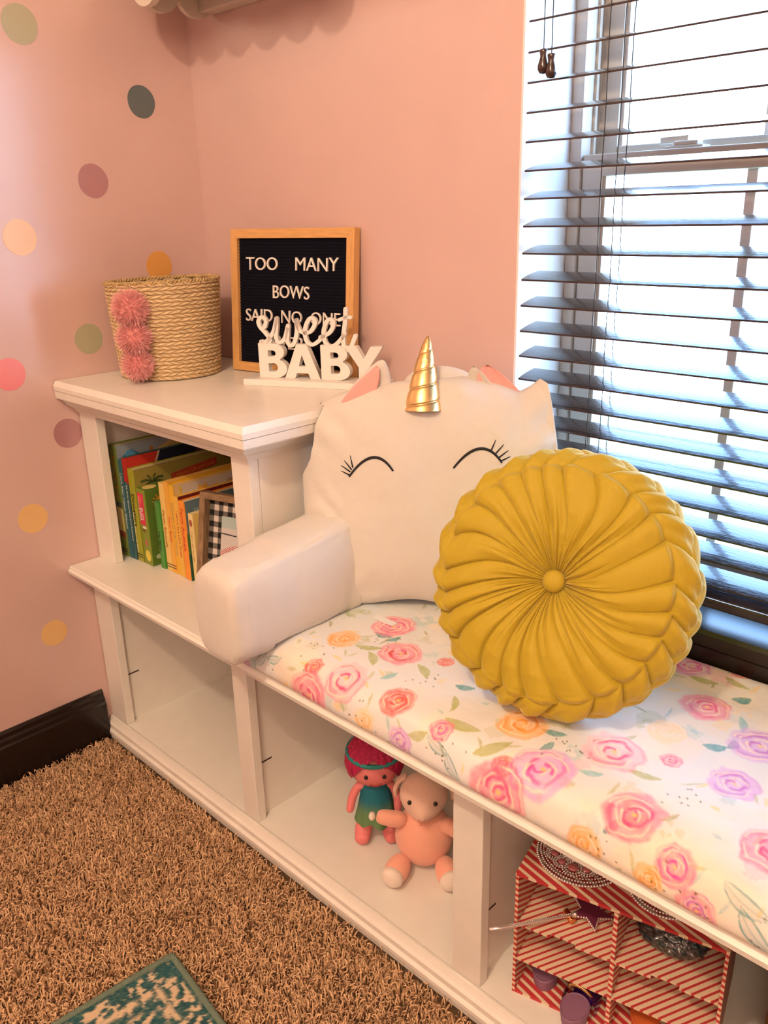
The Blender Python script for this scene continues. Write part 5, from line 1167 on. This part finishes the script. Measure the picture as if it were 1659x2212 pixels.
# play shoes
def shoe(label, loc, rz, pad, upper, band=False, name='play_shoe'):
    t = thing(name, label, 'shoe', loc, rz, 'dress up shoes in the lower organiser cubbies')
    # heel nearest the viewer (-y): low heel block, flat oval insole, shiny moulded upper with a raised toe
    def oval(k, n, sc=1.0): a = 2*PI*k/n; return (0.0205*sc*math.sin(a)*(1.0-0.12*math.cos(a)), -math.cos(a)*0.026*sc+0.004)
    n = 40; vs = []
    for z_, sc in ((0.0, 0.90), (0.013, 0.94), (0.014, 1.0), (0.0205, 1.02), (0.0215, 0.97), (0.0205, 0.90)):
        vs += [(*oval(k, n, sc), z_) for k in range(n)]
    fs = [tuple(range(n))]+[(L*n+i, (L+1)*n+i, (L+1)*n+(i+1) % n, L*n+(i+1) % n) for L in range(5) for i in range(n)]+[tuple(range(5*n, 6*n))[::-1]]
    b = MB().add(vs, fs); b.build('insole', mat(pad[0]+'_pad', pad[1], 0.6), t, weld=True)
    T, V_ = np.meshgrid(np.linspace(0, PI, 34), np.linspace(0, 1, 34), indexing='ij')
    y = 0.018+0.066*V_; pr_ = np.sqrt(np.clip(1-(V_*0.98)**2.6, 0, 1)); hw = 0.0245*pr_+0.001
    z = 0.001+(0.046-0.018*V_)*np.sin(T)**0.8*pr_
    grid(np.stack([hw*np.cos(T), y, z], -1), 'upper', mat(upper[0], upper[1], 0.15, coat=0.6), t)
    MB().box((-0.016, -0.004, 0.0), (0.016, 0.060, 0.0128), 0.003).build('heel_block', mat(upper[0], upper[1], 0.15, coat=0.6), t)
    if band:
        b = MB()
        for k in range(24): a = PI*k/23; b.ell((0.0170*math.cos(a), 0.0165+0.010*(1-math.sin(a)), 0.028+0.022*math.sin(a)), (0.0030,)*3, 10)
        b.build('gold_bead_trim', mat('gold_beads', (0.90, 0.62, 0.25), 0.2, metal=1.0), t)
MAU = ('mauve', (0.26, 0.12, 0.20)); PUR = ('glossy_purple', (0.055, 0.010, 0.12))
shoe('mauve heeled play shoe in the lower left organiser cubby, nearer the corner post', tuple(oloc(0.040, 0.036, e+0.0004)), 0.25+0.15, MAU, PUR)
shoe('mauve and purple play shoe with gold bead trim in front of the other mauve shoe', tuple(oloc(0.098, -0.008, e+0.0004)), 0.25-0.10, MAU, PUR, band=True)
shoe('orange play shoe in the lower right organiser cubby', tuple(oloc(0.192, 0.030, e+0.0004)), 0.25+0.1, ('orange', (0.62, 0.13, 0.03)), ('glossy_red', (0.30, 0.03, 0.03)))
# brown bag behind the organiser
bg_ = thing('brown_bag', 'dark brown bag with a curved tan handle at the far right of the bench', 'bag', (1.545, -0.215, ZB+0.0002), 0.15)
n = 48; T, V_ = np.meshgrid(np.linspace(0, 2*PI, n, endpoint=False), np.linspace(0, 1, 30), indexing='ij'); ct, st_ = np.cos(T), np.sin(T)
k = 1-0.25*V_**2+0.03*(fbm(ct*3+4, V_*6+st_*3, 8)-0.5)
grid(np.stack([0.062*np.sign(ct)*np.abs(ct)**0.6*k, 0.085*np.sign(st_)*np.abs(st_)**0.6*k, 0.30*V_], -1), 'bag_body', mat('brown_leather', (0.20, 0.085, 0.02), 0.5, var=0.5, vscale=18, bump=0.4, bscale=60), bg_, closed_u=True)
MB().tube([(-0.020+0.055*math.cos(a)*0.55, -0.088-0.008*math.sin(a), 0.115+0.105*math.sin(a)) for a in [PI*i/24-0.2 for i in range(30)]], 0.0052, 10).build('handle', mat('tan_leather', (0.50, 0.26, 0.12), 0.5), bg_)
